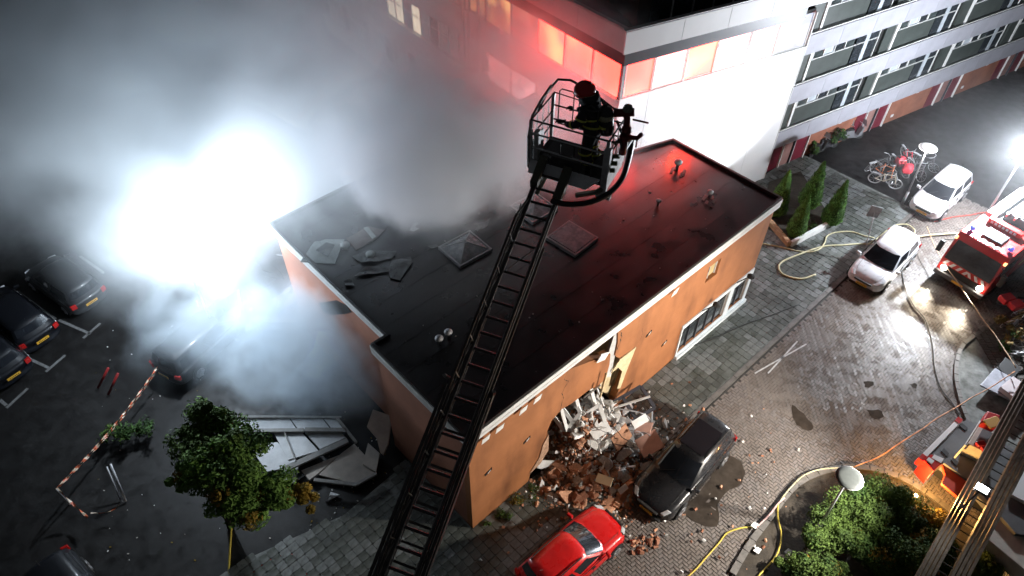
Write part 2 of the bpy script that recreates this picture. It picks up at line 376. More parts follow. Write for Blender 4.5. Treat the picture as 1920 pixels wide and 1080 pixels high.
fire=[emat('red_lit_room',(11,.3,.2),(20,.5,.35),(24,1.2,.5),1,1,.45),emat('pink_lit_room',(3.5,1.3,1.3),(8,1.3,1.2),(13,.7,.45),1.0,2,.45),
      emat('orange_lit_room',(10,.4,.3),(20,.6,.4),(22,1.8,.6),1,3,.5),emat('pale_lit_room',(1.6,1.1,1.2),(4,1.6,1.6),(8,1.2,1.1),1,4,.45),emat('cool_lit_room',(.55,.65,.85),(.8,.87,1),(.9,.95,1),.9,5),emat('smoky_amber_room',(.25,.2,.15),(1.1,.5,.2),(2.5,1.4,.5),1.0,6),emat('dim_smoky_room',(.5,.16,.12),(.75,.25,.18),(.9,.5,.4),.8,7)]
wx=[0.12,1.57,3.22,4.84,6.65,8.26,WL-.1]
fm=[0,1,2,3,3,4]
for i in range(6):
    b=MB();b.box(wx[i]+.05,wx[i+1]-.05,.05,.09,7.72,9.28);p=b.build('window_pane',fire[fm[i]],apt)
    b=MB()
    for x in (wx[i]+.012,wx[i+1]-.05): b.box(x,x+.036,.0,.06,7.7,9.3)
    b.box(wx[i],wx[i+1],.02,.06,7.69,7.74);b.build('window_frame',M['trim'],p)
b=MB();b.box(-.02,.1,-.01,.12,7.69,9.3);b.build('corner_post',M['rim'],apt)
aprism('window_head',-.1,9.29,9.45,M['darkgap'],WL)
# dark band, white parapet panels
aprism('dark_band',.36,9.42,9.93,M['darkmetal'],9.2)
b=MB();b.prism([(9.201,-.36),(9.7,.1),(9.7,3),(9.201,3)],9.5,9.93);b.build('dark_band',M['darkmetal'],apt,recalc=True)
PX=[-.42,2.35,4.7,7.0,9.3,11.5]
for a,c in zip(PX,PX[1:]):
    b=MB();b.box(a+.01,c-.012,-.42,-.34,9.95,10.86);b.build('parapet_panel',M['white'],apt)
b=MB();b.box(-.44,11.5,-.40,-.2,10.865,10.92);b.build('parapet_cap',M['rim'],apt)
k0=(-.42-LN.y*.42)/LV.y
def lface(s0,s1,o0,o1,z0,z1,name,m,parent=apt):
    b=MB();p=[LN*o0+LV*s0,LN*o0+LV*s1,LN*o1+LV*s1,LN*o1+LV*s0];b.prism([(q.x,q.y) for q in p],z0,z1);return b.build(name,m,parent,recalc=True)
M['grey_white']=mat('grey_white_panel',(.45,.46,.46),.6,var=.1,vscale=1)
for k in range(5):
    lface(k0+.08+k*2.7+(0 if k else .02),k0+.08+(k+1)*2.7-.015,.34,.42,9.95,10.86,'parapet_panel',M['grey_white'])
lface(k0+.1,14,.2,.40,10.865,10.92,'parapet_cap',M['rim'])
M['terrace']=mat('terrace_floor',(.05,.035,.03),.6,var=.4,vscale=2)
aprism('terrace_floor',.18,9.94,10.15,M['terrace'],11.4)
# upper storey set back behind the terrace
b=MB();b.prism([(1.0,.9),(11.4,.9),(11.4,7),(2.4,9.5)],10.15,13.4);b.build('upper_wall',mat('brown_cladding',(.06,.03,.022),.7,var=.3,vscale=2),apt,recalc=True)
for k in range(9):
    b=MB();x=1.6+k*1.08;b.box(x,x+1.0,.82,.88,10.3,12.6);b.build('upper_window',M['glassdark'],apt)
    b=MB();b.box(x+1.0,x+1.07,.78,.89,10.2,12.7);b.build('window_bar',M['rim'] if k%3 else M['frame'],apt)
# left face: storeys with sills at 1.2, 4.5 and 7.6
M['greyer_white']=mat('greyer_white_wall',(.55,.56,.57),.7,var=.12,vscale=.8)  # greyer white than the right face, for left face and wing
LEND=26
for (z0,z1) in ((0,1.2),(2.75,4.5),(5.95,7.58)):
    for k in range(5):
        a=.06+k*2.1;lface(a,min(a+2.085,10.5),-.06,0.0,z0,z1,'left_wall_panel',M['greyer_white'])
cells=[.2,1.75,3.5,5.3,7.2,9.05]
for (z0,z1,mm) in ((7.6,9.3,(0,0,2,6,5)),(4.5,5.95,(6,6,6,3,3)),(1.2,2.75,(3,3,3,3,3))):
    for i in range(5):
        a,c=cells[i],cells[i+1];p=lface(a+.05,c-.05,-.1,-.05,z0+.04,z1,'window_pane',fire[mm[i]])
        lface(c-.045,c+.045,-.06,.03,z0,z1,'window_frame',M['trim'],p)
        lface(a,c,-.04,.06,z0-.05,z0+.02,'window_sill',M['trim'],p)
lface(9.2,9.32,.3,.42,0,10.9,'drain_post',M['rim']);lface(10.5,10.62,.3,.42,0,10.9,'drain_post',M['rim'])
lface(9.35,10.45,-.1,-.05,7.7,9.2,'window_pane',fire[5])
wing=thing('apartment_wing','dim rear wing of the apartment block fading into the smoke at the top left','building',W+lvw*10.75,math.atan2(lvw.y,lvw.x))
def wb_(name,x0,x1,y0,y1,z0,z1,m,parent=wing):
    b=MB();b.box(x0,x1,y0,y1,z0,z1);return b.build(name,m,parent)
wb_('wall_core',0,17,-6,-.2,0,11,M['darkgap'])
M['winglit']=mat('warm_lit_window',(.6,.5,.3),.3,emit=(1,.85,.6),es=2.2)
M['wingdim']=mat('dim_window',(.2,.2,.2),.2,emit=(.8,.8,.75),es=.12)
for li,z0 in enumerate((1.1,4.3,7.5)):
    for k in range(6):
        wb_('spandrel_panel',k*2.8+.01,k*2.8+2.79,-.2,0,z0-1.5 if z0>2 else 0,z0,M['greyer_white'])
    wb_('window_sill',0,17,-.05,.1,z0,z0+.06,M['trim'])
    for k in range(19):
        x=.1+k*.88
        lit=(li==1 and k in (5,7,8)) or (li==2 and k in (3,4))
        p=wb_('window_pane',x+.04,x+.84,-.16,-.12,z0+.1,z0+1.6,M['winglit'] if lit else (M['wingdim'] if k%3 else M['glassdark']))
        wb_('window_frame',x-.03,x+.03,-.19,-.06,z0+.06,z0+1.68,M['trim'],p)
        wb_('window_transom',x+.03,x+.85,-.18,-.10,z0+1.0,z0+1.06,M['trim'],p)
wb_('roof_edge',0,17,-6,.3,9.3,10.6,M['grey_white'])
# ---------------- long gallery building on the right ----------------
FA=R(90-58.85);FO=Vector((13.587,31.846,0));FL=46
gal=thing('gallery_building','long apartment building with white gallery bands above red doors and orange wall','building',FO,FA)
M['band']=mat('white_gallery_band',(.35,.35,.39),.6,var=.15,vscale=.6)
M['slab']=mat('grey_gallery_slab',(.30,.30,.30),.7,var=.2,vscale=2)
M['greenpanel']=mat('dark_green_grey_panel',(.06,.07,.065),.4,var=.2,vscale=1.5)
M['reddoor']=mat('dark_red_door',(.14,.012,.025),.45,var=.1,vscale=3)
M['pinkdoor']=mat('dusty_pink_door',(.28,.15,.13),.6,var=.15,vscale=3)
M['orangewall']=mat('orange_ground_wall',(.26,.10,.06),.8,var=.25,vscale=1)
M['greenglass']=mat('reflecting_window_glass',(.05,.06,.06),.1,var=.6,vscale=2.5,rvar=.06)
M['paleglass']=mat('pale_curtained_window',(.42,.46,.50),.3,var=.25,vscale=3)
def gb(name,x0,x1,y0,y1,z0,z1,m,parent=gal):
    b=MB();b.box(x0,x1,y0,y1,z0,z1);return b.build(name,m,parent)
gb('rear_wall',-.5,FL,.16,8,0,13.6,M['darkgap'])
gb('ground_wall',-.02,FL,.02,.155,0,2.4,M['orangewall'])
gb('roof',-.5,FL,-.6,8,13.65,13.9,M['darkmetal'])
def gcopy(o,x,z=None):
    c=o.copy();col.objects.link(c);c.location.x=o.location.x+x
    if z is not None:c.location.z=o.location.z+z
    c.parent=gal;return c
def gunit(name,w,h,d,m,x,y,z,parent=gal):
    b=MB();b.box(0,w,0,d,0,h);o=b.build(name,m,parent);o.location=(x,y,z);return o
first={}
def inst(key,name,w,h,d,m,x,y,z,parent=gal):
    if key not in first:
        first[key]=gunit(name,w,h,d,m,x,y,z,parent);return first[key]
    c=first[key].copy();col.objects.link(c);c.location=(x,y,z);c.parent=parent;return c
levels=[1.68,4.33,6.98,9.63]
bay=6.3
for lz in levels:
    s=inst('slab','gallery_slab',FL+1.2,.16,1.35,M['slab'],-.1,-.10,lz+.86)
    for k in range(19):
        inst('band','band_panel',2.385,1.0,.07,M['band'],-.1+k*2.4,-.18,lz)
    inst('rail','rail',FL+1,.05,.05,M['trim'],-.1,-.16,lz+1.04)
    z0=lz+1.03
    for k in range(8):
        x=-.1+k*bay
        def P(x0,w,key,name,m,y=.02,h=1.6,z=0,d=.12): return inst(key+str(round(w,2))+str(h),name,w,h,d,m,x+x0,y,z0+z)
        P(0,.72,'d1','door',M['greenpanel'],h=2.0)
        P(.78,.16,'p','white_post',M['trim'],y=-.02,h=2.1)
        P(1.0,3.0,'gp','wall_panel',M['greenpanel'],h=1.05)
        for j in range(4):
            inst('win%d'%(j%3),'window',.66,.62,.05,(M['greenglass'],M['paleglass'],M['glassdark'])[j%3],x+1.05+j*.75,.04,z0+1.12)
            inst('wf','window_frame',.05,.72,.1,M['trim'],x+1.0+j*.75,.0,z0+1.06)
        P(4.1,.62,'d2','door',M['glassdark'],h=2.0)
        P(4.76,.3,'pw','white_post',M['paleglass'],y=0,h=2.05)
        P(5.1,.62,'d2','door',M['glassdark'],h=2.0)
        P(5.76,.05,'th','window_frame',M['trim'],y=-.01,h=2.05)
        P(.94,4.8,'rl','window_sill',M['frame'],y=-.01,h=.05,z=1.06,d=.13)
M['lamp']=mat('wall_lamp_box',(.7,.7,.72),.5)
for k in range(7):
    x0=.15+k*6.55
    for (dx,w,m,nm) in ((0,.75,'reddoor','door'),(.8,.72,'pinkdoor','door'),(1.78,.85,'reddoor','door')):
        inst(nm+m+str(w),nm,w,2.05,.03,M[m],x0+dx,-.015,.02)
    for dx in (.755,1.62,2.66): inst('gp2','door_post',.05,2.3,.12,M['trim'],x0+dx,-.1,0)
    inst('gpx','pipe',.06,2.2,.1,M['darkmetal'],x0+1.55,-.12,0)
    for dx,z in ((3.2,1.65),(4.9,1.55)): inst('lb','wall_lamp',.22,.16,.1,M['lamp'],x0+dx,-.09,z)
    inst('vt','vent_cover',.2,.16,.04,M['lamp'],x0+3.4,-.03,.35)
# ---------------- terrain surfaces ----------------
def inpoly(p,poly):
    c=False;n=len(poly);x,y=p[0],p[1]
    for i in range(n):
        x1,y1=poly[i][0],poly[i][1];x2,y2=poly[i-1][0],poly[i-1][1]
        if (y1>y)!=(y2>y) and x<(x2-x1)*(y-y1)/(y2-y1)+x1:c=not c
    return c
def arc(pts,n=6):
    # Catmull-Rom through points
    out=[]
    P=[Vector(p) for p in pts];P=[P[0]*2-P[1]]+P+[P[-1]*2-P[-2]]
    for i in range(1,len(P)-2):
        for k in range(n):
            t=k/n;a,b_,c,d=P[i-1],P[i],P[i+1],P[i+2]
            out.append(.5*((2*b_)+(c-a)*t+(2*a-5*b_+4*c-d)*t*t+(3*b_-a-3*c+d)*t**3))
    out.append(P[-2]);return out
ISL=[(6.6,7.6)]+[tuple(p[:2]) for p in arc([Vector((6.6,7.6,0)),G(1372,1079),G(1400,1030),G(1440,975),G(1500,905),G(1590,878),G(1680,895),G(1760,945),G(1850,1020),G(1925,1079),Vector((18,8,0))],5)][1:]
ISL2=[tuple(p[:2]) for p in arc([G(1935,560),G(1880,590),G(1835,625),G(1800,655),G(1790,700),G(1797,745),G(1815,795),G(1850,850)],5)]+[(27,14.5),(29,24)]
roadpoly=[LB(-9,-2.42),LB(31,-2.42),LB(31,-9.2),LB(22,-17),LB(-9,-17)]
b=MB();b.prism([(p.x,p.y) for p in roadpoly],-.2,.012);struct(b,'road',M['roadbed'],recalc=True);road=bpy.data.objects['road']
swl=[(-10,-2.2),(28,-2.2),(28,4.6),(16.3,4.6),(16.3,-.001),(-.02,-.001),(-.02,3.6),(-3,3.4),(-6,4.2),(-10,4.2)]
b=MB();b.prism(swl,-.2,.085);walk=b.build('sidewalk',M['paverbed'],None,recalc=True);walk['kind']='structure';walk.location=N0;walk.rotation_euler=(0,0,BA)
kb=MB()
kerb=MB();kerb.box(-10,28,-2.42,-2.205,-.2,.0);kerb=kerb.build('kerb',M['kerb']);kerb['kind']='structure';kerb.location=N0;kerb.rotation_euler=(0,0,BA)
kme=None
for k in range(48):
    if kme is None:
        b=MB();b.box(.006,.785,-2.4,-2.21,0,.11);kme=b.mesh('kerbstone',M['kerb'])
    o_=bpy.data.objects.new('kerbstone',kme);col.objects.link(o_);o_.parent=kerb;o_.location=(-10+k*.79,rnd.uniform(-.006,.006),rnd.uniform(-.008,.008))
def loc2px(P):
    d=P-Vector((0,0,CAM_H));z=d.dot(_F);return 960+FPX*d.dot(_R2)/z,540-FPX*d.dot(_U2)/z
def seen(P,m=20):
    x,y=loc2px(P);return -m<x<1920+m and -m<y<1080+m
# pavers
def paver_mesh(hs,ch,h,var):
    b=MB();P=[(-hs+ch,-hs),(hs-ch,-hs),(hs,-hs+ch),(hs,hs-ch),(hs-ch,hs),(-hs+ch,hs),(-hs,hs-ch),(-hs,-hs+ch)]
    b.prism(P,0,h);return b
PLANTER=[GL(*p) for p in ((1480,462),(1580,425),(1500,330),(1440,340),(1425,395),(1440,418))]
tiles=[]
s_=.31
for i in range(int(38/s_)):
    for j in range(-8,18):
        x=-10+i*s_+.15;y=-2.02+(j+7)*s_-0.0
        if y<-2.06 or y>4.4:continue
        if not inpoly((x,y),swl) or inpoly((x,y),PLANTER):continue
        if -0.2<x<16.2 and y>-.16: continue
        P=LB(x,y,.1)
        if not seen(P):continue
        tiles.append((( P-Vector((0,0,CAM_H))).length,x,y))
tiles.sort()
M['paver2']=mat('pale_paver',(.15,.16,.155),.4,var=.3,vscale=5,bump=.3,rvar=.15)
M['paver3']=mat('dark_paver',(.06,.065,.058),.45,var=.3,vscale=5,bump=.3,rvar=.15)
def tmat(x,y):
    v=mnoise.noise(Vector((x*.55,y*.8,3)))+rnd.uniform(-.25,.25)
    return 1 if v>.18 else (2 if v<-.28 else 0)
pm=[paver_mesh(.148,.035,.03,0).mesh('paver',m) for m in (M['paver'],M['paver2'],M['paver3'])]
st=MB()
for n_,(d,x,y) in enumerate(tiles):
    dz=rnd.uniform(0,.012)
    if n_<300:
        o_=bpy.data.objects.new('paver',pm[tmat(x,y)]);col.objects.link(o_);o_.parent=walk;o_.location=(x,y,.08+dz);o_.rotation_euler=(rnd.uniform(-.012,.012),rnd.uniform(-.012,.012),rnd.uniform(-.03,.03))
    else:
        f=len(st.v);st.mi=tmat(x,y);t=paver_mesh(.148,.035,.03,0);st.add([(a+x,b_+y,c+.08+dz+a*rnd.uniform(-.02,.02)) for a,b_,c in t.v],t.f)
st.build('paver_field',[M['paver'],M['paver2'],M['paver3']],walk,kind='stuff')
# road cobbles, laid herringbone
cobs=[];w_=.112
for j in range(-160,160):
    for i in range(-80,125):
        for (x0,y0,dx,dy) in (((j+4*i)*w_,j*w_,2*w_,w_),((j+4*i+2)*w_,(j-1)*w_,w_,2*w_)):
            cx=x0+dx/2;cyy=y0+dy/2
            if not(-9<cx<31 and -17<cyy<-2.5):continue
            P=LB(cx,cyy,0)
            if not seen(P,10):continue
            if cyy<-9.2 and cx>22 : continue
            if inpoly(P,ISL) or inpoly(P,ISL2):continue
            cobs.append(((P-Vector((0,0,CAM_H))).length,cx,cyy,dx,dy))
cobs.sort()
M['road2']=mat('road_cobble_dark',(.165,.143,.13),.45,var=.3,vscale=6,bump=.7,bscale=25,rvar=.15)
cm=[[],[]]
for (dx,dy) in ((2*w_,w_),(w_,2*w_)):
    for m in (M['road'],M['road2']):
        b=MB();hx,hy=dx/2-.004,dy/2-.004;c_=.010
        b.add([(-hx,-hy,-.03),(hx,-hy,-.03),(hx,hy,-.03),(-hx,hy,-.03),(-hx+c_,-hy+c_,.0),(hx-c_,-hy+c_,.0),(hx-c_,hy-c_,.0),(-hx+c_,hy-c_,.0)],[(4,5,6,7),(0,1,5,4),(1,2,6,5),(2,3,7,6),(3,0,4,7)])
        cm[0 if dx>dy else 1].append((b.mesh('cobble',m),b))
st=MB()
for n_,(d,x,y,dx,dy) in enumerate(cobs):
    k=0 if dx>dy else 1;mi=0 if mnoise.noise(Vector((x*.5,y*.5,0)))+rnd.uniform(-.5,.5)<.2 else 1
    z=.032+rnd.uniform(-.003,.003)+.012*mnoise.noise(Vector((x*.8,y*.8,9)));tx,ty=rnd.uniform(-.02,.02),rnd.uniform(-.02,.02)
    if n_<300:
        o_=bpy.data.objects.new('cobble',cm[k][mi][0]);col.objects.link(o_);o_.parent=road;o_.matrix_local=Matrix.Translation(LB(x,y,z))@Matrix.Rotation(BA,4,'Z')@Matrix.Rotation(tx,4,'X')@Matrix.Rotation(ty,4,'Y')
    else:
        st.mi=mi;st.add([(a+x,b_+y,c+z+a*ty+b_*tx) for a,b_,c in cm[k][0][1].v],cm[k][0][1].f)
f=st.build('cobble_field',[M['road'],M['road2']],None,kind='stuff');f.parent=road;f.location=N0;f.rotation_euler=(0,0,BA)
# islands with kerb stones
M['soil']=mat('dark_soil',(.035,.028,.02),.9,var=.4,vscale=3,bump=.8,bscale=12)
M['sett']=mat('brown_sett',(.07,.06,.05),.6,var=.35,vscale=4,bump=.5)
b=MB();b.prism(ISL,-.2,.1);struct(b,'planting_bed',M['soil'],recalc=True)
b=MB();b.prism(ISL2,-.2,.1);struct(b,'traffic_island',M['paverbed'],recalc=True);isl2=bpy.data.objects['traffic_island']
def kerbrun(pts,name,wd=.22,ln=.5,parent_name='island_kerb'):
    r_=MB();r_.tube([p+Vector((0,0,-.05)) for p in pts],.05,5);base=struct(r_,parent_name,M['kerb'])
    acc=0;prev=pts[0];seg=[pts[0]]
    L_=0
    P=[pts[0]]
    for p,q in zip(pts,pts[1:]):
        d=(q-p).length;t=ln-L_
        while t<=d:
            P.append(p+(q-p)*(t/d));t+=ln
        L_=(L_+d)%ln
    for p,q in zip(P,P[1:]):
        b=MB();g=(q-p).normalized()*.012;b.bar(p+g+Vector((0,0,.07)),q-g+Vector((0,0,.07)),wd,.16+rnd.uniform(-.015,.015));b.build('kerbstone',M['kerb'],base)
kerbrun(arc([G(1372,1079),G(1400,1030),G(1440,975),G(1500,905),G(1590,878),G(1680,895),G(1760,945),G(1850,1020),G(1925,1079)],5),'k')
kerbrun(arc([G(1935,560),G(1880,590),G(1835,625),G(1800,655),G(1790,700),G(1797,745),G(1815,795),G(1850,850)],5),'k',.16,.4)
setts=[]
c0=G(1900,745)
for ring in range(9):
    rr=5.0-ring*.0
for i in range(60):
    for j in range(60):
        P=G(1790,560)+Vector((i*.27,-j*.27+ (i%2)*.12,0))
        if inpoly(P,ISL2) and seen(P,5): 
            setts.append(P)
sm_=MB();sm_.box(-.125,.125,-.115,.115,0,.03);sme=sm_.mesh('sett',M['sett'])
setts.sort(key=lambda P:(P-Vector((0,0,CAM_H))).length)
for P in setts[:300]:
    o_=bpy.data.objects.new('sett',sme);col.objects.link(o_);o_.parent=isl2;o_.location=(P.x,P.y,.098+rnd.uniform(0,.012));o_.rotation_euler=(0,0,rnd.uniform(-.06,.06))
# painted lines of the parking lot
M['paint']=mat('worn_white_paint',(.15,.15,.15),.7,var=.4,vscale=8)
pk=MB()
def pline(p,q,wd=.1):
    a=G(*p,.005);c=G(*q,.005);d=(c-a).normalized();n_=Vector((-d.y,d.x,0))*wd/2
    pk.add([a+n_,a-n_,c-n_,c+n_],[(0,1,2,3)])
for p,q in (((110,600),(170,626)),((156,634),(188,606)),((45,668),(92,690)),((86,697),(122,666)),((0,750),(12,760)),((12,765),(52,728)),((150,480),(195,512)),((60,575),(105,598))): pline(p,q,.12)
struct(pk,'parking_line',M['paint'])
pk=MB()
for (p,q) in (((1512,645),(1415,700)),((1495,640),(1440,700)),((1590,458),(1525,515))):
    a=G(*p,.052);c=G(*q,.052);d=(c-a).normalized();n_=Vector((-d.y,d.x,0))*.03;pk.add([a+n_,a-n_,c-n_,c+n_],[(0,1,2,3)])
for p in ((1702,503),(1716,509),(1730,516)):
    a=G(*p,.052);pk.add([a+Vector((x,y,0)) for x,y in((-.12,-.05),(.1,-.12),(.14,-.04),(-.08,.04))],[(0,1,2,3)])
struct(pk,'road_marking',mat('white_road_paint',(.5,.5,.5),.6,var=.3,vscale=9))
# wet patches
M['wet']=mat('standing_water',(.05,.04,.032),.16,var=.3,vscale=3,spec=.5)
for nm,pts in (('puddle',[(1355,850),(1392,868),(1390,905),(1350,935),(1345,985),(1300,978),(1275,955),(1300,935),(1330,900)]),('puddle',[(1485,758),(1500,770),(1525,800),(1512,806),(1490,790)]),('puddle',[(1625,768),(1650,770),(1655,782),(1640,786)]),('puddle',[(1620,715),(1636,716),(1634,726),(1622,726)]),('puddle',[(1705,720),(1718,719),(1716,728)])):
    b=MB();P=[G(*p,.036) for p in pts];PP=arc(P+[P[0]],4)[:-1]
    PP=[p+Vector((rnd.uniform(-.04,.04),rnd.uniform(-.04,.04),0)) for p in PP]
    b.prism([(p.x,p.y) for p in PP],.03,.0405);struct(b,nm,M['wet'],recalc=True)
# ---------------- cars ----------------
M['tyre']=mat('tyre_rubber',(.02,.02,.02),.85)
M['alloy']=mat('alloy_rim',(.5,.5,.52),.35,metal=.8)
M['carglass']=mat('car_glass',(.012,.014,.018),.05,spec=.8,coat=.3)
M['lightglass']=mat('head_lamp_glass',(.55,.56,.58),.12,spec=.8)
M['tail']=mat('tail_lamp_red',(.35,.01,.01),.15,emit=(1,.05,.03),es=.03)
M['plate']=mat('yellow_plate',(.75,.42,.04),.45)
M['blackplastic']=mat('black_plastic',(.018,.018,.018),.55)
M['platetext']=mat('plate_black',(.02,.02,.02),.6)
def paint(name,c,rough=.3,metal=0,**k): return mat(name,c,rough+.06,metal,coat=.5,var=.07,vscale=2.5,rvar=.08,rscale=3,**k)
def car(name,label,cat,paintm,L,Wd,Ht,pos,rz,hood=.98,belt=.95,wbx=.28,wtx=.10,rtx=-.40,rbx=-.47,group=None,roofm=None,rails=False,tail=True,ws=None,glass=True):
    """x forward, origin on the ground at the centre; wbx.. are windscreen base/top and rear glass top/base as fractions of L"""
    t=thing(name,label,cat,pos,rz,group)
    h=Wd/2
    # lower body: lofted rings
    st=[(-.5,.30,.72,.80),(-.485,.24,.86,.90),(-.44,.2,belt-.02,.97),(-.3,.2,belt,1.0),(-.05,.2,belt,1.0),(.18,.2,belt-.02,1.0),(wbx+.02,.2,belt-.03,.99),(.38,.2,hood-.12,.97),(.44,.2,hood-.21,.90),(.48,.22,hood-.33,.76),(.5,.30,.50,.52)]
    if not tail: st[0]=(-.5,.3,belt-.1,.86);st[1]=(-.49,.24,belt-.02,.93)
    b=MB();rings=[]
    for (x,zb,zt,wf) in st:
        w_=h*wf;X=x*L
        # push the corners of the ends back so the bumpers curve in plan
        cv=.10*L*max(0,(abs(x)-.44)/.06)**1.5*.35
        sx=1 if x>0 else -1
        rg=[(X+ (0),-w_*.0,zb),(X,-w_*.72,zb),(X-sx*cv,-w_,zb+.10),(X-sx*cv,-w_*1.0,(zb+zt)/2),(X-sx*cv*.8,-w_*.955,zt-.06),(X,-w_*.78,zt+.005),(X,0,zt+.03)]
        rg+=[(p[0],-p[1],p[2]) for p in rg[-2:0:-1]]
        rings.append(rg)
    n=len(rings[0])
    for rg in rings:b.v+=rg
    for i in range(len(rings)-1):
        for k in range(n):
            b.f.append([i*n+k,i*n+(k+1)%n,(i+1)*n+(k+1)%n,(i+1)*n+k]);b.m.append(0)
    b.f.append(list(range(n)));b.m.append(0);b.f.append([(len(rings)-1)*n+k for k in range(n-1,-1,-1)]);b.m.append(0)
    o=b.build('body',paintm,t,smooth=True,recalc=True)
    s=o.modifiers.new('s','SUBSURF');s.levels=2;s.render_levels=2
    # greenhouse
    zb=belt-.03;z1=Ht;wb=h*.90;wt=h*.70
    x_=[wbx*L,wtx*L,rtx*L,rbx*L]
    g=MB();rows=[]
    def ring(z,xf,xr,w_,crown=0):
        c=.16*w_
        return [(xf-.10,-w_+c*.3,z),(xf+.03,-w_*.55,z+crown),(xf+.06,0,z+crown*1.3),(xf+.03,w_*.55,z+crown),(xf-.10,w_-c*.3,z),((xf+xr)/2,w_,z+crown*.4),(xr+.08,w_-c*.3,z),(xr,w_*.55,z+crown),(xr-.03,0,z+crown*1.3),(xr,-w_*.55,z+crown),(xr+.08,-w_+c*.3,z),((xf+xr)/2,-w_,z+crown*.4)]
    R0=ring(zb,x_[0],x_[3],wb);R1=ring(z1-.06,x_[1]+.04,x_[2]-.02,wt*1.03,.0);R2=ring(z1,x_[1]-.1,x_[2]+.08,wt*.86,.02);R3=ring(z1+.025,x_[1]-.35,x_[2]+.3,wt*.5,.02)
    m_=12
    for rg in (R0,R1,R2,R3): g.v+=rg
    for i in range(3):
        for k in range(m_): g.f.append([i*m_+k,i*m_+(k+1)%m_,(i+1)*m_+(k+1)%m_,(i+1)*m_+k]);g.m.append(0)
    g.f.append([3*m_+k for k in range(m_)]);g.m.append(0)
    cab=g.build('cabin',roofm or paintm,t,smooth=True,recalc=True)
    # glass laid 4 mm proud of the pillars
    def lerp(a,b_,f): return Vector(a)*(1-f)+Vector(b_)*f
    def pane(name,cols,f0,f1,side,inset=.06):
        b=MB();P=[];Q=[]
        for k in cols:
            P.append(lerp(R0[k],R1[k],f0));Q.append(lerp(R0[k],R1[k],f1))
        P[0]=P[0].lerp(P[1],inset);P[-1]=P[-1].lerp(P[-2],inset);Q[0]=Q[0].lerp(Q[1],inset);Q[-1]=Q[-1].lerp(Q[-2],inset)
        off=Vector(side)*.008
        V=[p+off for p in P]+[p+off for p in Q];c=len(P)
        b.add(V,[(i,i+1,c+i+1,c+i) for i in range(c-1)])
        return b.build(name,M['carglass'],t,smooth=True)
    pane('windscreen',[0,1,2,3,4],.10,.97,(1,0,.8),.12)
    pane('rear_window',[6,7,8,9,10],.35,.93,(-1,0,.6),.15)
    for sgn in (-1,1):
        a0=R0[11 if sgn<0 else 5];
        for (fa,fb) in ((.06,.45),(.50,.92)):
            if sgn<0: A0,A1=Vector(R0[0]),Vector(R0[10]);B0,B1=Vector(R1[0]),Vector(R1[10])
            else: A0,A1=Vector(R0[4]),Vector(R0[6]);B0,B1=Vector(R1[4]),Vector(R1[6])
            mid0=Vector(R0[11 if sgn<0 else 5]);mid1=Vector(R1[11 if sgn<0 else 5])
            def on(f,u):
                lo=A0.lerp(mid0,f*2) if f<.5 else mid0.lerp(A1,f*2-1);hi=B0.lerp(mid1,f*2) if f<.5 else mid1.lerp(B1,f*2-1)
                return lo.lerp(hi,u)+Vector((0,sgn*.008,.004))
            b=MB();N_=4;V=[on(fa+(fb-fa)*i/N_,.12) for i in range(N_+1)]+[on(fa+(fb-fa)*i/N_,.86) for i in range(N_+1)]
            b.add(V,[(i,i+1,N_+2+i,N_+1+i) for i in range(N_)]);b.build('side_window',M['carglass'],t,smooth=True)
    # wheels
    R_=.32
    for sx in (-.30,.31):
        for sy in (-1,1):
            b=MB();b.lathe([(R_*.6,-.1),(R_*.96,-.1),(R_,-.06),(R_,.06),(R_*.96,.1),(R_*.6,.1)],(0,0,0),20);b.xform(Matrix.Translation((sx*L,sy*(h-.09),R_))@Matrix.Rotation(math.pi/2,4,'X'))
            wl_=b.build('wheel',M['tyre'],t,smooth=False)
            b=MB();b.lathe([(R_*.66,0),(R_*.6,.02)],(0,0,0),16)
            for k in range(5): 
                a=k*2*math.pi/5;b.obox((math.cos(a)*R_*.33,math.sin(a)*R_*.33,.03),Vector((math.cos(a),math.sin(a),0))*R_*.33,Vector((-math.sin(a),math.cos(a),0))*.035,Vector((0,0,.012)))
            b.xform(Matrix.Translation((sx*L,sy*(h+.005),R_))@Matrix.Rotation(math.pi/2*(-sy),4,'X'));b.build('rim',M['alloy'],wl_)
            # dark wheel arch
            b=MB();b.lathe([(R_*1.14,-.02),(R_*1.14,.012)],(0,0,0),20);b.xform(Matrix.Translation((sx*L,sy*(h-.012),R_+.02))@Matrix.Rotation(math.pi/2,4,'X'));b.build('wheel_arch',M['blackplastic'],t)
    # lamps, grille, plates, mirrors
    zf=hood-.33
    for sy in (-1,1):
        b=MB();b.obox((L*.452,sy*h*.665,zf+.055),Vector((.12,-sy*.075,-.06)),Vector((.0,.085,.0)),Vector((.02,0,.04)));b.build('headlight',M['lightglass'],t,bevel=.03)
        b=MB();b.obox((-L*.478,sy*h*.80,belt-.16),Vector((.05,0,0)),Vector((.03*sy,.11,0)),Vector((0,0,.11)));b.build('tail_light',M['tail'],t,bevel=.02)
        b=MB();b.obox(((wbx-.035)*L,sy*(h+.05),belt+.07),Vector((.05,0,0)),Vector((.02*sy*-1,.10,0)),Vector((0,0,.065)));b.bar(((wbx-.03)*L,sy*h*.9,belt+.0),((wbx-.035)*L,sy*(h+.04),belt+.05),.05,.04);b.build('mirror',paintm,t,bevel=.03)
    b=MB();b.box(L*.485,L*.505,-h*.45,h*.45,zf-.10,zf-.01);b.build('grille',M['blackplastic'],t,bevel=.01)
    b=MB();b.box(L*.488,L*.509,-h*.62,h*.62,.27,.36);b.build('bumper_intake',M['blackplastic'],t,bevel=.01)
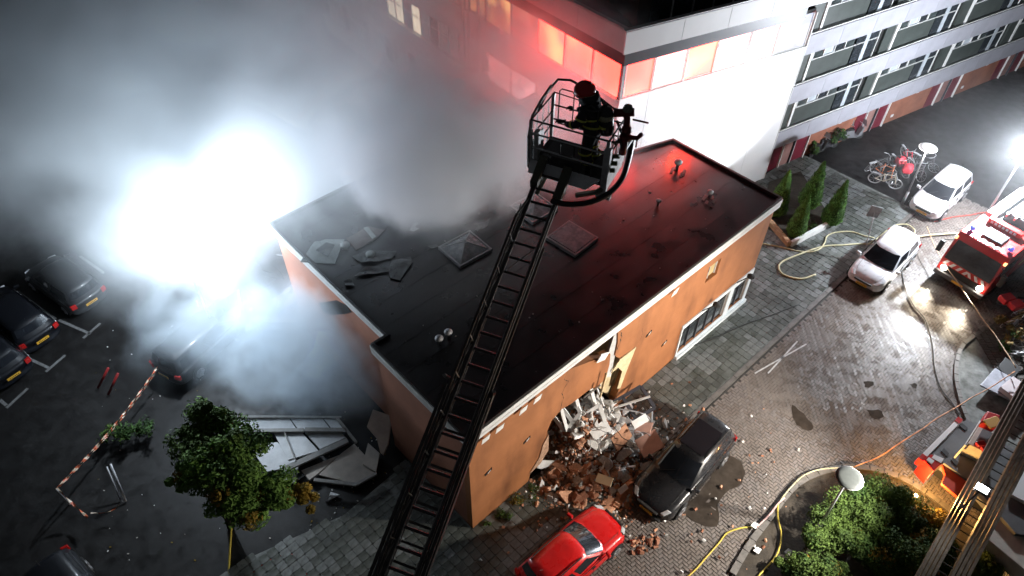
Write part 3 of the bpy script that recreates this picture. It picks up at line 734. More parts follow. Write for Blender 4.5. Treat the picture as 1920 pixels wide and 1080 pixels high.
    for (x,z,s) in ((L*.507,.45,1),(-L*.508,.62,-1)):
        b=MB();b.box(x-.01,x+.01,-.26,.26,z-.055,z+.055);p=b.build('number_plate',M['plate'],t)
        b=MB()
        for k in range(6): b.box(x+s*.0105-.002,x+s*.0105+.002,-.19+k*.065,-.155+k*.065,z-.03,z+.03)
        b.build('plate_characters',M['platetext'],p)
    # hood and door seams as thin grooves of dark plastic
    for sy in (-1,1):
        b=MB();b.tube([((wbx+.0)*L,sy*h*.70,hood-.0),(L*.38,sy*h*.66,hood-.12),(L*.455,sy*h*.5,hood-.25)],.006,4)
        b.build('bonnet_seam',M['blackplastic'],t)
        b=MB()
        for fx in (.03,-.19): b.box(fx*L-.005,fx*L+.005,sy*h*.985-.01,sy*h*.985+.01,.32,belt-.08)
        b.build('door_seam',M['blackplastic'],t)
        for fx in (-.15,.06):
            b=MB();b.obox((fx*L-.12,sy*(h*.985+.012),belt-.16),Vector((.08,0,0)),Vector((0,.014,0)),Vector((0,0,.014)));b.build('door_handle',M['blackplastic'],t)
        b=MB();b.box(-.42*L,.20*L,sy*h*.985-.012,sy*h*.985+.012,belt-.035,belt-.015);b.build('window_trim',M['blackplastic'],t)
        if rails:
            b=MB();b.tube([(rtx*L+.1,sy*wt*.86,z1+.0),(rtx*L+.3,sy*wt*.88,z1+.06),(wtx*L-.4,sy*wt*.88,z1+.06),(wtx*L-.2,sy*wt*.86,z1+.0)],.02,6);b.build('roof_rail',M['blackplastic'],t)
    b=MB()
    for yy in (-.45,.1): b.tube([((wbx+.01)*L,yy*h*1.1,zb+.06),((wbx-.06)*L,yy*h*1.1+.5*h,zb+.25)],.009,4)
    b.build('wiper',M['blackplastic'],t)
    b=MB();b.tube([(rtx*L+.15,0,z1+.03),(rtx*L+.02,0,z1+.2)],.008,4);b.build('aerial',M['blackplastic'],t)
    return t
def ang(p,q): d=Vector(q)-Vector(p);return math.atan2(d.y,d.x)
white=paint('white_car_paint',(.72,.72,.74),.3)
WH=ang(G(1680,470),G(1612,540))
car('parked_car','silver white hatchback parked nearer the camera on the pavement edge with its shadow beside it','car',paint('silver_white_paint',(.62,.62,.64),.28,metal=.15),4.1,1.78,1.47,G(1640,513)+Vector((.3,.3,0)),WH,wbx=.25,wtx=.05,rtx=-.42,rbx=-.49)
car('parked_car','small white car parked beside the lit street lamp','car',white,3.9,1.7,1.5,G(1748,388)+Vector((.3,.35,0)),ang(G(1790,350),G(1728,408)),wbx=.27,wtx=.08,rtx=-.42,rbx=-.49)
sv=car('parked_car','black estate car with roof rails parked against the heap of rubble','car',paint('black_car_paint',(.018,.018,.020),.22),4.5,1.84,1.5,G(1272,893)+Vector((.1,.1,0)),ang(G(1325,815),G(1210,945)),wbx=.21,wtx=.0,rtx=-.43,rbx=-.49,rails=True)
b=MB();b.box(-1.45,-.15,-.48,.48,1.548,1.556);b.build('sunroof',mat('roof_glass',(.012,.01,.012),.08,spec=.8),sv)
car('parked_car','bright red car cut off by the bottom edge of the photo','car',paint('red_car_paint',(.62,.012,.012),.25),3.9,1.68,1.45,G(1072,1052)+Vector((.0,.0,0)),ang(G(1040,1070),G(1130,990)),wbx=.21,wtx=.0,rtx=-.40,rbx=-.48,rails=True)
# cars in the dark parking lot on the left, seen from behind
dk=mat('midnight_blue_paint',(.004,.005,.008),.5,spec=.3,coat=.1);gy=mat('dark_grey_paint',(.015,.016,.018),.45,spec=.35,coat=.15)
PA=ang(G(172,566),G(110,525))
PA=ang(G(28,705),G(-60,650))
def back(px,py,L=4.4): # centre of a car whose rear plate is at that pixel
    p=G(px,py,.6);p.z=0;return p+Vector((math.cos(PD),math.sin(PD),0))*L/2
PD=math.radians(146)
car('parked_car','dark car with glowing red tail lights in the middle of the parking row','car',dk,4.4,1.8,1.45,back(80,637),PD)
car('parked_car','near-black car half cut off by the left edge of the photo','car',dk,4.4,1.8,1.45,back(26,705),PD)
car('parked_car','dark grey hatchback farthest along the parking row at the edge of the smoke','car',gy,4.1,1.75,1.5,back(172,566,4.1),PD,rtx=-.44,rbx=-.49)
car('parked_car','grey estate car wrapped in smoke with one alloy wheel showing','car',gy,4.5,1.8,1.5,G(395,650)+Vector((0,0,0)),math.radians(62),rtx=-.44,rbx=-.49)
car('parked_car','dark van-like car half hidden in the smoke nearer the floodlight','car',dk,4.5,1.9,1.9,G(480,560),math.radians(50),belt=1.05,hood=1.1,rtx=-.45,rbx=-.49)
car('parked_car','car lost in darkness at the lower left with only its bonnet edge glinting','car',dk,4.3,1.8,1.45,G(225,1050,.6)-Vector((.7,1.6,.6)),math.radians(-40))
# ---------------- fire engine ----------------
eR=paint('fire_red_paint',(.55,.015,.012),.3);M['eR']=eR
ea=G(1772,503,.8);eb=G(1833,540,.8);hd=(eb-ea).normalized();eF=Vector((hd.y,-hd.x,0))
if eF.dot(Vector((-1,-1,0)))<0:eF=-eF
EW=2.3
ec=(ea+eb)/2;ec.z=0
ERZ=math.atan2(eF.y,eF.x)
eng=thing('fire_engine','red fire engine with lit headlights and a silver ladder on its roof','fire engine',ec-eF*.05,ERZ)
def eb_(name,x0,x1,y0,y1,z0,z1,m,parent=eng,bevel=0):
    b=MB();b.box(x0,x1,y0,y1,z0,z1);return b.build(name,m,parent,bevel=bevel)
h=EW/2
b=MB();b.prism([(0,.45),(0,1.25),(-.22,2.35),(-.35,2.62),(-2.2,2.7),(-2.2,.45)],-h,h);b.v=[(x,-z,y) for x,y,z in b.v];b.build('cab',eR,eng,recalc=True,bevel=.04)
b=MB();b.add([(.015,-h*.92,1.28),(.015,h*.92,1.28),(-.20,h*.86,2.3),(-.20,-h*.86,2.3)],[(0,1,2,3)]);b.v=[(x+.01,y,z) for x,y,z in b.v];b.build('windscreen',M['carglass'],eng)
for sy in (-1,1):
    b=MB();b.obox((-1.1,sy*(h+.004),1.75),Vector((.65,0,0)),Vector((0,.004,0)),Vector((0,0,.35)));b.build('side_window',M['carglass'],eng)
    eb_('mirror',.05,.2,sy*(h+.28)-.1,sy*(h+.28)+.1,1.5,2.1,M['blackplastic'],bevel=.02)
    b=MB();b.tube([(.0,sy*h*.95,2.3),(.15,sy*(h+.28),2.15)],.02,5);b.build('mirror_arm',M['blackplastic'],eng)
    b=MB();b.lathe([(.02,0),(.13,.0),(.13,.04),(.02,.05)],(0,0,0),14);b.xform(Matrix.Translation((.02,sy*h*.74,.80))@Matrix.Rotation(math.pi/2,4,'Y'));b.build('headlight',mat('lit_headlamp',(1,.95,.8),.3,emit=(1,.93,.78),es=60),eng)
    b=MB();b.lathe([(.03,0),(.12,.02),(.1,.16),(.03,.18)],(-.75,sy*h*.75,2.70),10);b.build('beacon',mat('blue_beacon',(.03,.04,.45),.2,emit=(.2,.25,1),es=.6),eng)
    eb_('indicator',-.28,-.15,sy*h*.96-.05,sy*h*.96+.05,2.3,2.42,mat('amber_marker',(1,.5,.2),.4,emit=(1,.5,.2),es=3))
b=MB()
# white and red chevrons on the front panel
CW=mat('white_chevron',(.8,.8,.78),.4)
for k in range(7):
    y0=-h+.12+k*.31;s=.14 if k<3.5 else -.14
    b.add([(.012,y0,.98),(.012,y0+.14,.98),(.012,y0+.14+s,1.22),(.012,y0+s,1.22)],[(0,1,2,3)])
b.build('chevron',CW,eng)
eb_('grille',.0,.03,-h*.8,h*.8,.62,.94,M['blackplastic'],bevel=.01)
eb_('bumper',-.1,.14,-h,h,.38,.60,mat('bumper_grey',(.12,.12,.12),.5),bevel=.03)
eb_('number_plate',.142,.15,-.26,.26,.43,.54,M['plate'])
eb_('roof_hatch',-1.5,-.75,-.45,.45,2.70,2.76,mat('grey_hatch',(.08,.09,.1),.3),bevel=.02)
eb_('roof_sign',-2.05,-1.75,-.75,.75,2.72,2.95,eR,bevel=.02)
for k in range(7): eb_('sign_letter',-1.76,-1.74,-.6+k*.17,-.49+k*.17,2.78,2.90,CW)
for k in range(4):
    b=MB();b.tube([(-.45-.1*math.sin(a),-.5+k*.33+.12*math.cos(a),2.70) for a in [x*.5 for x in range(-2,9)]],.02,5);b.build('rooftop_letter',CW,eng)
eb_('body',-7.2,-2.25,-h,h,.5,2.45,eR,bevel=.03)
eb_('body_roof',-7.2,-2.25,-h*.98,h*.98,2.452,2.5,mat('white_roof',(.40,.41,.43),.5))
eb_('skirt',-7.2,-.2,-h*.98,h*.98,.3,.498,M['blackplastic'])
for sy in (-1,1):
    b=MB();b.box(-7,-2.6,sy*(h+.002)-.004,sy*(h+.002)+.004,1.0,1.12);b.build('yellow_stripe',mat('yellow_stripe',(.7,.6,.1),.4),eng)
    for x in (-1.1,-5.6):
        b=MB();b.lathe([(.3,-.14),(.48,-.14),(.5,-.08),(.5,.08),(.48,.14),(.3,.14)],(0,0,0),20);b.xform(Matrix.Translation((x,sy*(h-.14),.5))@Matrix.Rotation(math.pi/2,4,'X'));b.build('wheel',M['tyre'],eng)
eb_('locker',-5.4,-2.35,-h*.95,-h*.55,2.5,2.8,M['rim'],bevel=.02);eb_('locker',-2.35,-2.25,-h*.6,h*.9,2.5,2.7,M['blackplastic'])
M['alu']=mat('aluminium',(.62,.63,.65),.35,metal=.6,var=.1,vscale=6)
for y in (-.35,.0,.55,.9):
    eb_('ladder_rail',-8.2,-2.5,y-.03,y+.03,2.9,3.05,M['alu'])
lr=None
for k in range(18):
    x=-8.1+k*.31;b=MB();b.box(x-.02,x+.02,.55,.9,2.95,2.99);b.build('ladder_rung',M['alu'],eng)
    b=MB();b.box(x-.02,x+.02,-.35,0,2.95,2.99);b.build('ladder_rung',M['alu'],eng)
for x in (-7,-4.8,-2.9): eb_('ladder_bracket',x-.05,x+.05,-.5,1.0,2.5,2.9,M['blackplastic'])
b=MB();b.tube([(-3.4+.22*math.cos(a),.35+.22*math.sin(a),2.6) for a in [x*.4 for x in range(17)]],.06,6);b.build('hose_coil',mat('black_hose',(.03,.03,.03),.6),eng)
for sy in (-1,1):
    p=ec+eF*.12+hd*(sy*h*.74)+Vector((0,0,.8));light('SPOT','headlight_lamp',p,1100,(1,.88,.68),.08,to=p+eF*6+Vector((0,0,-.75)),spot=75,blend=.7)
# floodlight mast at the right edge
fm_=thing('floodlight_mast','floodlight on a mast blazing at the right edge above the fire engine','floodlight',(FLOOD_R.x,FLOOD_R.y,0))
b=MB();b.tube([(0,0,0),(0,0,4.95)],.05,8);b.build('mast',M['alu'],fm_)
for dx in (-.3,.3):
    b=MB();b.obox((dx,.12,5.0),Vector((.22,0,0)),Vector((0,.06,-.02)),Vector((0,.03,.16)));hh=b.build('lamp_head',M['blackplastic'],fm_)
    b=MB();b.obox((dx,.055,5.0),Vector((.19,0,0)),Vector((0,.004,0)),Vector((0,.03,.13)));b.build('lens',mat('lit_flood_lens',(1,1,1),.3,emit=(.9,.95,1),es=120),hh)
for k in range(3):
    b=MB();a=k*2.1;b.tube([(0,0,.9),(.8*math.cos(a),.8*math.sin(a),.0)],.025,5);b.build('leg',M['alu'],fm_)
fs=thing('floodlight_mast','floodlight on a tripod swallowed by the bright smoke on the left','floodlight',(FLOOD_L.x,FLOOD_L.y,0))
b=MB();b.tube([(0,0,0),(0,0,6.2)],.05,8);b.build('mast',M['alu'],fs)
b=MB();b.obox((0,.0,6.3),Vector((.3,0,0)),Vector((0,.08,0)),Vector((0,0,.15)));b.build('lamp_head',M['blackplastic'],fs)
for k in range(3):
    b=MB();a=k*2.1;b.tube([(0,0,.9),(.8*math.cos(a),.8*math.sin(a),.0)],.025,5);b.build('leg',M['alu'],fs)
# ---------------- turntable ladder truck, lower right ----------------
tk=thing('ladder_truck','grey decked fire truck with red and white corner and open red locker under a ladder','fire truck',G(1800,900))
tk0=G(1800,900)
def tb(name,pts,z0,z1,m,bevel=0,parent=tk):
    b=MB();b.prism([(p.x-tk0.x,p.y-tk0.y) for p in pts],z0,z1);return b.build(name,m,parent,recalc=True,bevel=bevel)
def tG(*a): 
    return [G(x,y,a[-1]) for x,y in a[:-1]]
M['deck']=mat('grey_chequer_deck',(.13,.135,.14),.4,var=.2,vscale=1.5,bump=.4,bscale=60)
M['cream_metal']=mat('cream_painted_metal',(.5,.48,.42),.5,var=.15,vscale=3)
DZ=1.35
tb('deck',tG((1733,862),(1812,786),(1960,880),(1960,1010),(1905,1000),(1822,905),(1770,868),(1750,880),DZ),.9,DZ,M['deck'])
tb('chassis',tG((1760,850),(1812,800),(1960,890),(1960,990),(1850,920),DZ),.3,.898,M['blackplastic'])
tb('white_edge',tG((1725,855),(1797,783),(1805,788),(1733,862),DZ+.05),DZ-.35,DZ+.05,M['white'],.01)
for q in (((1790,788),(1797,781),(1806,787),(1799,794)),((1722,858),(1730,850),(1738,856),(1731,865))):
    tb('red_corner',tG(*q,DZ+.07),DZ-.3,DZ+.07,eR)
tb('corner_block',tG((1731,862),(1745,852),(1768,866),(1750,884),DZ),.5,DZ+.03,eR,.02)
for q in (((1737,862),(1742,857),(1752,864),(1747,870)),((1747,858),(1752,852),(1770,860),(1765,868))):
    tb('white_stripe',tG(*q,DZ+.05),DZ-.6,DZ+.05,M['white'])
tb('red_locker_lid',tG((1765,866),(1778,858),(1793,866),(1830,898),(1806,940),(1766,906),(1772,890),DZ-.1),DZ-.22,DZ-.1,mat('orange_red_lid',(.72,.07,.03),.45,var=.06,vscale=3),.015)
for q in (((1765,845),(1770,840),(1780,850),(1775,855)),((1783,862),(1788,857),(1798,868),(1793,873)),((1798,797),(1804,793),(1815,802),(1810,807))):
    tb('hatch_handle',tG(*q,DZ+.03),DZ+.002,DZ+.03,M['blackplastic'])
# turntable with operator seat
tb('turntable_box',tG((1815,832),(1838,795),(1872,815),(1856,852),2.0),DZ+.002,2.0,M['cream_metal'],.02)
tb('turntable_floor',tG((1826,832),(1843,803),(1864,815),(1852,842),2.01),2.003,2.04,M['deck'])
b=MB()
p,q,r_=G(1810,835,2.35),G(1838,790,2.35),G(1880,808,2.35)
b.tube([p-tk0+Vector((0,0,-.8)),p-tk0,q-tk0,r_-tk0,r_-tk0+Vector((0,0,-.8))],.035,6);b.build('guard_rail',M['frame'],tk)
st_=tb('operator_seat',tG((1842,788),(1852,770),(1877,778),(1870,800),2.6),2.2,2.6,mat('red_seat_shell',(.5,.02,.02),.4),.05)
b=MB();s0=G(1862,792,2.62)-tk0;b.obox(s0,Vector((.28,.10,0)),Vector((-.06,.17,0)),Vector((0,0,.03)));b.build('seat_cushion',mat('ochre_cushion',(.6,.32,.05),.6),st_,bevel=.02)
b=MB();s0=G(1846,838,2.2)-tk0
for k in range(5):
    a=k*1.3;b.obox(s0+Vector((math.cos(a)*.15,math.sin(a)*.2,-.2+.1*k)),Vector((.1,.02,0)),Vector((-.02,.08,0)),Vector((0,0,.07)))
b.build('control_box',mat('red_control',(.45,.02,.03),.4),tk,bevel=.02)
tb('side_body',tG((1880,950),(1960,1000),(1960,1100),(1850,1010),1.2),.5,1.2,M['cream_metal'],.02)
tb('light_panel',tG((1893,868),(1960,905),(1960,960),(1893,925),1.5),1.2,1.5,M['white'])
# the second ladder
lad2=thing('turntable_ladder','heavy grey-brown ladder crossing the lower right corner with a work lamp between its rails','ladder')
LB0=G(1795,1090,6.0);LB1=G(1925,770,8.2)
LB0=G(1749,1110,3.0);LB1=G(1929,770,4.4)
lad2.location=LB0;d=(LB1-LB0);Ld=d.length;d.normalize()
side=Vector((0,0,1)).cross(d).normalized();upv=d.cross(side)
Mx=Matrix((( d.x,side.x,upv.x,0),(d.y,side.y,upv.y,0),(d.z,side.z,upv.z,0),(0,0,0,1)));lad2.matrix_world=Matrix.Translation(LB0)@Mx
M['ladmetal']=mat('weathered_ladder_metal',(.17,.15,.13),.45,metal=.3,var=.35,vscale=5,bump=.3,bscale=30)
lad2.rotation_mode='XYZ'
for sy in (-1,1):
    for k,(o_,w_h,hh) in enumerate(((.20,.07,.30),(.31,.06,.22),(.42,.05,.14),(.53,.05,.07))):
        b=MB();b.box(-1.5,Ld+1,sy*o_-.028*1,sy*o_+.028,-hh/2,hh/2+.05*k);b.build('side_beam',M['ladmetal'],lad2)
        b=MB();b.box(-1.5,Ld+1,sy*o_-.04,sy*o_+.04,hh/2+.05*k+.002,hh/2+.05*k+.03);b.build('beam_flange',M['ladmetal'],lad2)
for k in range(34):
    x=-1.4+k*.3;b=MB();b.tube([(x,-.2,-.08),(x,.2,-.08)],.022,6);b.build('rung',M['blackplastic'],lad2)
lp=G(1842,916,5.3)
inv=lad2.matrix_world.inverted();q=inv@lp
b=MB();b.box(q.x-.11,q.x+.11,q.y-.17,q.y+.17,q.z-.12,q.z);b.tube([(q.x,q.y,q.z-.1),(q.x-.1,q.y,.05)],.025,6);lh=b.build('lamp_housing',M['blackplastic'],lad2)
b=MB();b.box(q.x-.09,q.x+.09,q.y-.15,q.y+.15,q.z+.002,q.z+.02);b.build('lamp_lens',mat('lit_lamp_lens',(1,1,1),.3,emit=(.97,.98,1),es=90),lh)
light('POINT','work_lamp_spill',lp+Vector((0,0,.25)),90,(1,.95,.88),.12)
# amber warning beacons on the ground by the bushes
for (px,py) in ((1716,930),(1902,1066)):
    p=G(px,py,.35);t=thing('amber_beacon',('amber beacon glowing at the bush edge behind the lamp post','amber beacon glowing in the bottom right corner of the photo')[px>1800],'beacon',(p.x,p.y,0))
    b=MB();b.lathe([(.13,0),(.14,.05),(.06,.1),(.05,.28)],(0,0,0),12);b.build('base',M['blackplastic'],t)
    b=MB();b.lathe([(.05,.28),(.07,.3),(.07,.4),(.03,.44)],(0,0,0),12);b.build('lens',mat('amber_lens',(1,.6,.2),.3,emit=(1,.62,.25),es=70),t)
    light('POINT','amber_beacon_lamp',p+Vector((0,0,.75)),450,(1,.52,.15),.06)
# ---------------- the aerial ladder with its rescue basket ----------------
M['lmetal']=mat('black_ladder_metal',(.075,.072,.068),.4,metal=.4,var=.4,vscale=6,bump=.2)
M['lmetal2']=mat('worn_ladder_metal',(.28,.27,.26),.4,metal=.5,var=.4,vscale=8)
L0=AT(748,1085,11.4);L1=AT(1040,318,13.6)
al=thing('aerial_ladder','black aerial ladder reaching over the roof to the rescue basket','ladder')
d=(L1-L0);LA=d.length;d.normalize()
# rungs run along the picture's shallow down-right diagonal
sd=Vector((1,-.42,-.12));sd=(sd-d*sd.dot(d)).normalized();upv=sd.cross(d).normalized()
if upv.z<0:upv=-upv
sd=d.cross(upv).normalized()   # to the right
Mx=Matrix(((d.x,sd.x,upv.x,0),(d.y,sd.y,upv.y,0),(d.z,sd.z,upv.z,0),(0,0,0,1)))
MA=Matrix.Translation(L0)@Mx
al.matrix_world=MA
def lbar(name,p,q,w_,h_,m=M['lmetal'],parent=al):
    b=MB();b.bar(p,q,w_,h_,up=(0,0,1));return b.build(name,m,parent)
hw=.25
x1=LA
for s in (-1,1):
    lbar('side_rail',(-1.6,s*hw,0),(x1,s*hw,0),.075,.13)
    lbar('middle_rail',(-1.6,s*(hw+.018),.20),(x1-1.0,s*(hw+.018),.20),.025,.03)
    lbar('foot_rail',(-1.6,s*(hw+.05),-.10),(x1-1.6,s*(hw+.05),-.10),.05,.05)
    lbar('rail_edge',(-1.6,s*(hw-.045),.055),(x1-.3,s*(hw-.045),.055),.018,.02,M['lmetal2'])
    lbar('hand_rail',(-1.6,s*(hw+.035),.38),(x1-1.35,s*(hw+.035),.38),.04,.04)
    lbar('hand_rail_end',(x1-1.35,s*(hw+.035),.38),(x1-.75,s*hw,.05),.03,.03)
    k=0;x=-1.5
    while x<x1-1.4:
        lbar('upright',(x,s*hw,.05),(x,s*(hw+.035),.38),.022,.03,M['lmetal2'])
        lbar('diagonal',(x,s*hw,.05),(x+.62,s*(hw+.035),.38),.018,.018,M['lmetal'])
        lbar('diagonal',(x+.62,s*hw,.05),(x+.3,s*(hw+.018),.21),.016,.016,M['lmetal2'])
        x+=.66
rg=None
n_=int((x1+1.4)/.3)
for k in range(n_+1):
    x=-1.4+k*.3
    b=MB();b.tube([(0,-hw,0),(0,hw,0)],.028,6)
    if rg is None:
        rg=b.build('rung',M['lmetal'],al);rg.location=(x,0,.0)
    else:
        c=rg.copy();col.objects.link(c);c.parent=al;c.location=(x,0,0)
# the wider section nested below
x2=3.1;hw2=.32
for s in (-1,1):
    lbar('outer_rail',(-1.6,s*hw2,-.16),(x2,s*hw2,-.16),.09,.17)
    lbar('outer_hand_rail',(-1.6,s*(hw2+.04),.30),(x2-.2,s*(hw2+.04),.30),.05,.05)
    x=-1.4
    while x<x2-.3:
        lbar('outer_upright',(x,s*hw2,-.08),(x,s*(hw2+.04),.30),.03,.03,M['lmetal2'])
        lbar('outer_diagonal',(x,s*hw2,-.08),(x+.55,s*(hw2+.04),.30),.025,.025)
        x+=.6
    lbar('section_end',(x2-.1,s*(hw2+.1),.36),(x2,s*(hw2+.02),-.2),.05,.05,M['lmetal2'])
for k in range(15): lbar('outer_rung',(-1.3+k*.3,-hw2,-.17),(-1.3+k*.3,hw2,-.17),.04,.04)
for s in(-1,1):
    b=MB();b.tube([(-1.6,s*.2,-.08),(x1*.6,s*.2,-.06)],.012,5);b.build('cable',M['lmetal2'],al)
lbar('cross_brace',(x1-2.4,-hw,.02),(x1-1.6,hw,.02),.015,.015,M['lmetal2'])
lbar('head_bracket',(x1-.5,-hw+.0,.08),(x1+.1,-hw,.1),.14,.2,mat('olive_bracket',(.10,.10,.07),.5))
lbar('head_bracket',(x1-.7,hw,.08),(x1+.0,hw,.1),.16,.22,mat('olive_bracket',(.10,.10,.07),.5))
# basket: origin near ladder tip, horizontal floor
bk0=AT(1062,318,13.55)    # floor centre-front bottom
# basket axes in the world: w along the long side (picture: down-right), f outward (away from camera)
wv_=Vector((.90,-.43,0)).normalized();fv=Vector((.43,.90,0)).normalized()
bk=bpy.data.objects.new('basket',None);col.objects.link(bk);bk.parent=al
BS=.87
Mb=Matrix(((wv_.x,fv.x,0,bk0.x),(wv_.y,fv.y,0,bk0.y),(0,0,1,bk0.z-.12),(0,0,0,1)))@Matrix.Diagonal((BS,BS,BS,1))
bk.matrix_parent_inverse=MA.inverted();bk.matrix_world=Mb
bk.matrix_basis=Mb
def kb_(name,m): 
    return lambda b: b.build(name,m,bk)
M['bmetal']=mat('grey_basket_metal',(.62,.62,.62),.4,metal=.4,var=.25,vscale=6)
M['bdark']=mat('dark_basket_panel',(.05,.05,.052),.5,var=.3,vscale=5)
BWx=.86;BD=1.15;BH=1.12
def bt(name,pts,r,m=M['bmetal'],n=6):
    b=MB();b.tube(pts,r,n);return b.build(name,m,bk)
def bb(name,x0,x1,y0,y1,z0,z1,m=M['bdark'],bevel=0):
    b=MB();b.box(x0,x1,y0,y1,z0,z1);return b.build(name,m,bk,bevel=bevel)
bb('floor',-BWx,BWx,0,BD,-.02,.03,M['bdark'])
b=MB();b.prism([(-BWx+.08,-.26),(BWx-.3,-.26),(BWx-.1,-.0),(-BWx+.02,-.0)],-.03,.01);b.v=[(x,y,z+(y+.26)*.5) for x,y,z in b.v];b.build('front_sill',mat('light_grey_sill',(.88,.89,.89),.5,var=.1,vscale=6),bk,recalc=True)
bb('front_panel',-.35,BWx-.45,.01,.03,.12,.36)
bb('left_panel',-BWx-.01,-BWx+.03,.05,BD-.5,.05,.55,M['bmetal'])
bb('corner_box',-BWx+.04,-BWx+.16,.04,.2,.1,BH-.3,M['bmetal'],.02)
# posts and rails
for (x,y) in ((-BWx,0),(BWx,0),(-BWx,BD),(BWx,BD)):
    bb('post',x-.035,x+.035,y-.03,y+.03,-.1,BH,M['bmetal'])
for z in (.46,.80,BH):
    bt('rail',[(-BWx,0,z),(BWx,0,z)],.02,M['bmetal' if z<1 else 'lmetal'])
for z in (.5,.85): bt('rail',[(-BWx,BD,z),(BWx,BD,z)],.018,M['lmetal'])
for s in (-1,1):
    for z in (.35,.7,BH): bt('rail',[(s*BWx,0,z),(s*BWx,BD,z)],.02,M['lmetal'])
    for yy in (.3,.6,.9): bt('side_bar',[(s*BWx,yy,0),(s*BWx,yy,BH)],.014,M['bmetal'])
# tall arched back guard, seen against the red glow
bt('arch_rail',[(-BWx,.35,BH),(-BWx,.75,BH+.22),(-BWx+.08,BD,BH+.36),(-BWx+.35,BD+.03,BH+.40),(-.1,BD+.02,BH+.30),(BWx*.6,BD,BH+.02),(BWx,BD,BH-.02)],.026,M['lmetal'],8)
def loop(cx,z0,z1,w_,y=BD):
    bt('guard_loop',[(cx-w_,y,z0),(cx-w_,y,z1-.05),(cx-w_+.05,y,z1),(cx+w_-.05,y,z1),(cx+w_,y,z1-.05),(cx+w_,y,z0+.05),(cx+w_-.05,y,z0),(cx-w_,y,z0)],.015,M['lmetal'])
loop(-.55,.42,1.28,.17);loop(-.12,.42,1.24,.13);loop(.3,.42,1.1,.13)
bt('rail',[(-BWx,BD,1.16),(-.2,BD,1.12)],.013,M['lmetal'])
loop(-.50,.08,.42,.12,0);loop(.42,.08,.42,.13,0);loop(-.02,.48,.78,.16,0)
# curved left fairing and right end post
bt('corner_tube',[(-BWx-.02,-.02,-.05),(-BWx-.04,-.02,.7),(-BWx-.02,.1,1.15),(-BWx,.5,1.32),(-BWx+.02,BD-.2,1.42)],.035,M['lmetal2'],8)
bb('end_post',BWx-.06,BWx+.08,-.06,.06,-.22,.95,M['bmetal']);bb('end_post_cap',BWx-.12,BWx+.2,-.1,.02,-.26,-.18,M['bmetal'])
bb('end_panel',BWx+.03,BWx+.05,.1,BD-.1,-.15,.5,M['bmetal'])
for k in range(3): bb('vent_slot',-.35+.08*k,-.31+.08*k,BD-.02,BD+.02,.42,.56,M['lmetal'])
bb('step',-.7,.2,.3,.9,.03,.10,mat('step_grey',(.12,.12,.12),.6))
bt('under_arm',[(.35,-.25,-.25),(.75,-.12,-.12),(BWx,.0,-.05)],.06,mat('olive_arm',(.14,.13,.10),.5),8)
bt('under_arm',[(-.45,-.05,-.15),(-.55,-.3,-.5)],.06,mat('olive_arm',(.14,.13,.10),.5),8)
# water cannon
mon=MB();red=mat('dark_red_casting',(.14,.012,.015),.35,var=.3,vscale=8);cx,cyy=BWx+.16,BD*.45
mon.tube([(cx,cyy,.55),(cx+.02,cyy,.95)],.075,10);mon.lathe([(.05,0),(.12,.03),(.13,.09),(.06,.13)],(cx+.02,cyy,.90),12);mon.lathe([(.05,0),(.11,.05),(.10,.14),(.05,.2)],(cx+.02,cyy,1.05),12)
mon.tube([(cx+.02,cyy,1.2),(cx+.0,cyy+.02,1.35),(cx-.05,cyy+.05,1.48)],.07,10);mon.tube([(cx-.28,cyy-.03,1.46),(cx+.1,cyy+.10,1.52)],.085,10);mon.tube([(cx+.1,cyy+.05,1.38),(cx+.42,cyy+.1,1.36)],.02,6)
mon.tube([(cx+.05,cyy,.98),(cx+.26,cyy+.02,1.0),(cx+.34,cyy+.02,1.12)],.05,8);mon.tube([(cx+.27,cyy,1.0),(cx+.27,cyy,.80)],.018,6)
o=mon.build('water_cannon',red,bk,smooth=True)
b=MB();b.lathe([(.02,.12),(.08,.1),(.11,.03),(.11,0)],(cx-.03,cyy+.06,1.55),12);b.build('cannon_cap',mat('worn_cap',(.2,.19,.15),.5,var=.5,vscale=20),bk)
bt('cannon_arm',[(BWx,cyy-.1,.78),(cx-.1,cyy,.9),(cx,cyy,.75)],.03,M['lmetal'],8);bt('cannon_arm',[(BWx-.05,BD*.2,.95),(BWx+.12,cyy-.1,.88),(cx,cyy,.6)],.025,M['lmetal'],8)
bt('cannon_arm',[(BWx-.1,BD*.6,BH+.05),(cx-.05,cyy,1.0)],.03,M['lmetal'],8)
for k in range(3): bt('valve',[(BWx+.02,.1+.12*k,.35+.1*k),(BWx+.16,.12+.12*k,.38+.1*k)],.05,mat('brass_green_valve',(.10,.12,.05),.5),8)
# fat black supply hose looping under the basket
Mbi=Mb.inverted()
hp=[Vector((cx,cyy,.62))]+[Mbi@AT(px,py,dd) for px,py,dd in ((1184,262,13.75),(1178,300,13.6),(1166,335,13.4),(1142,362,13.2),(1110,378,13.0),(1075,383,12.9),(1046,380,12.85),(1035,376,12.9))]
bt('supply_hose',arc(hp,5),.062,mat('supply_hose_rubber',(.012,.012,.013),.4),10)
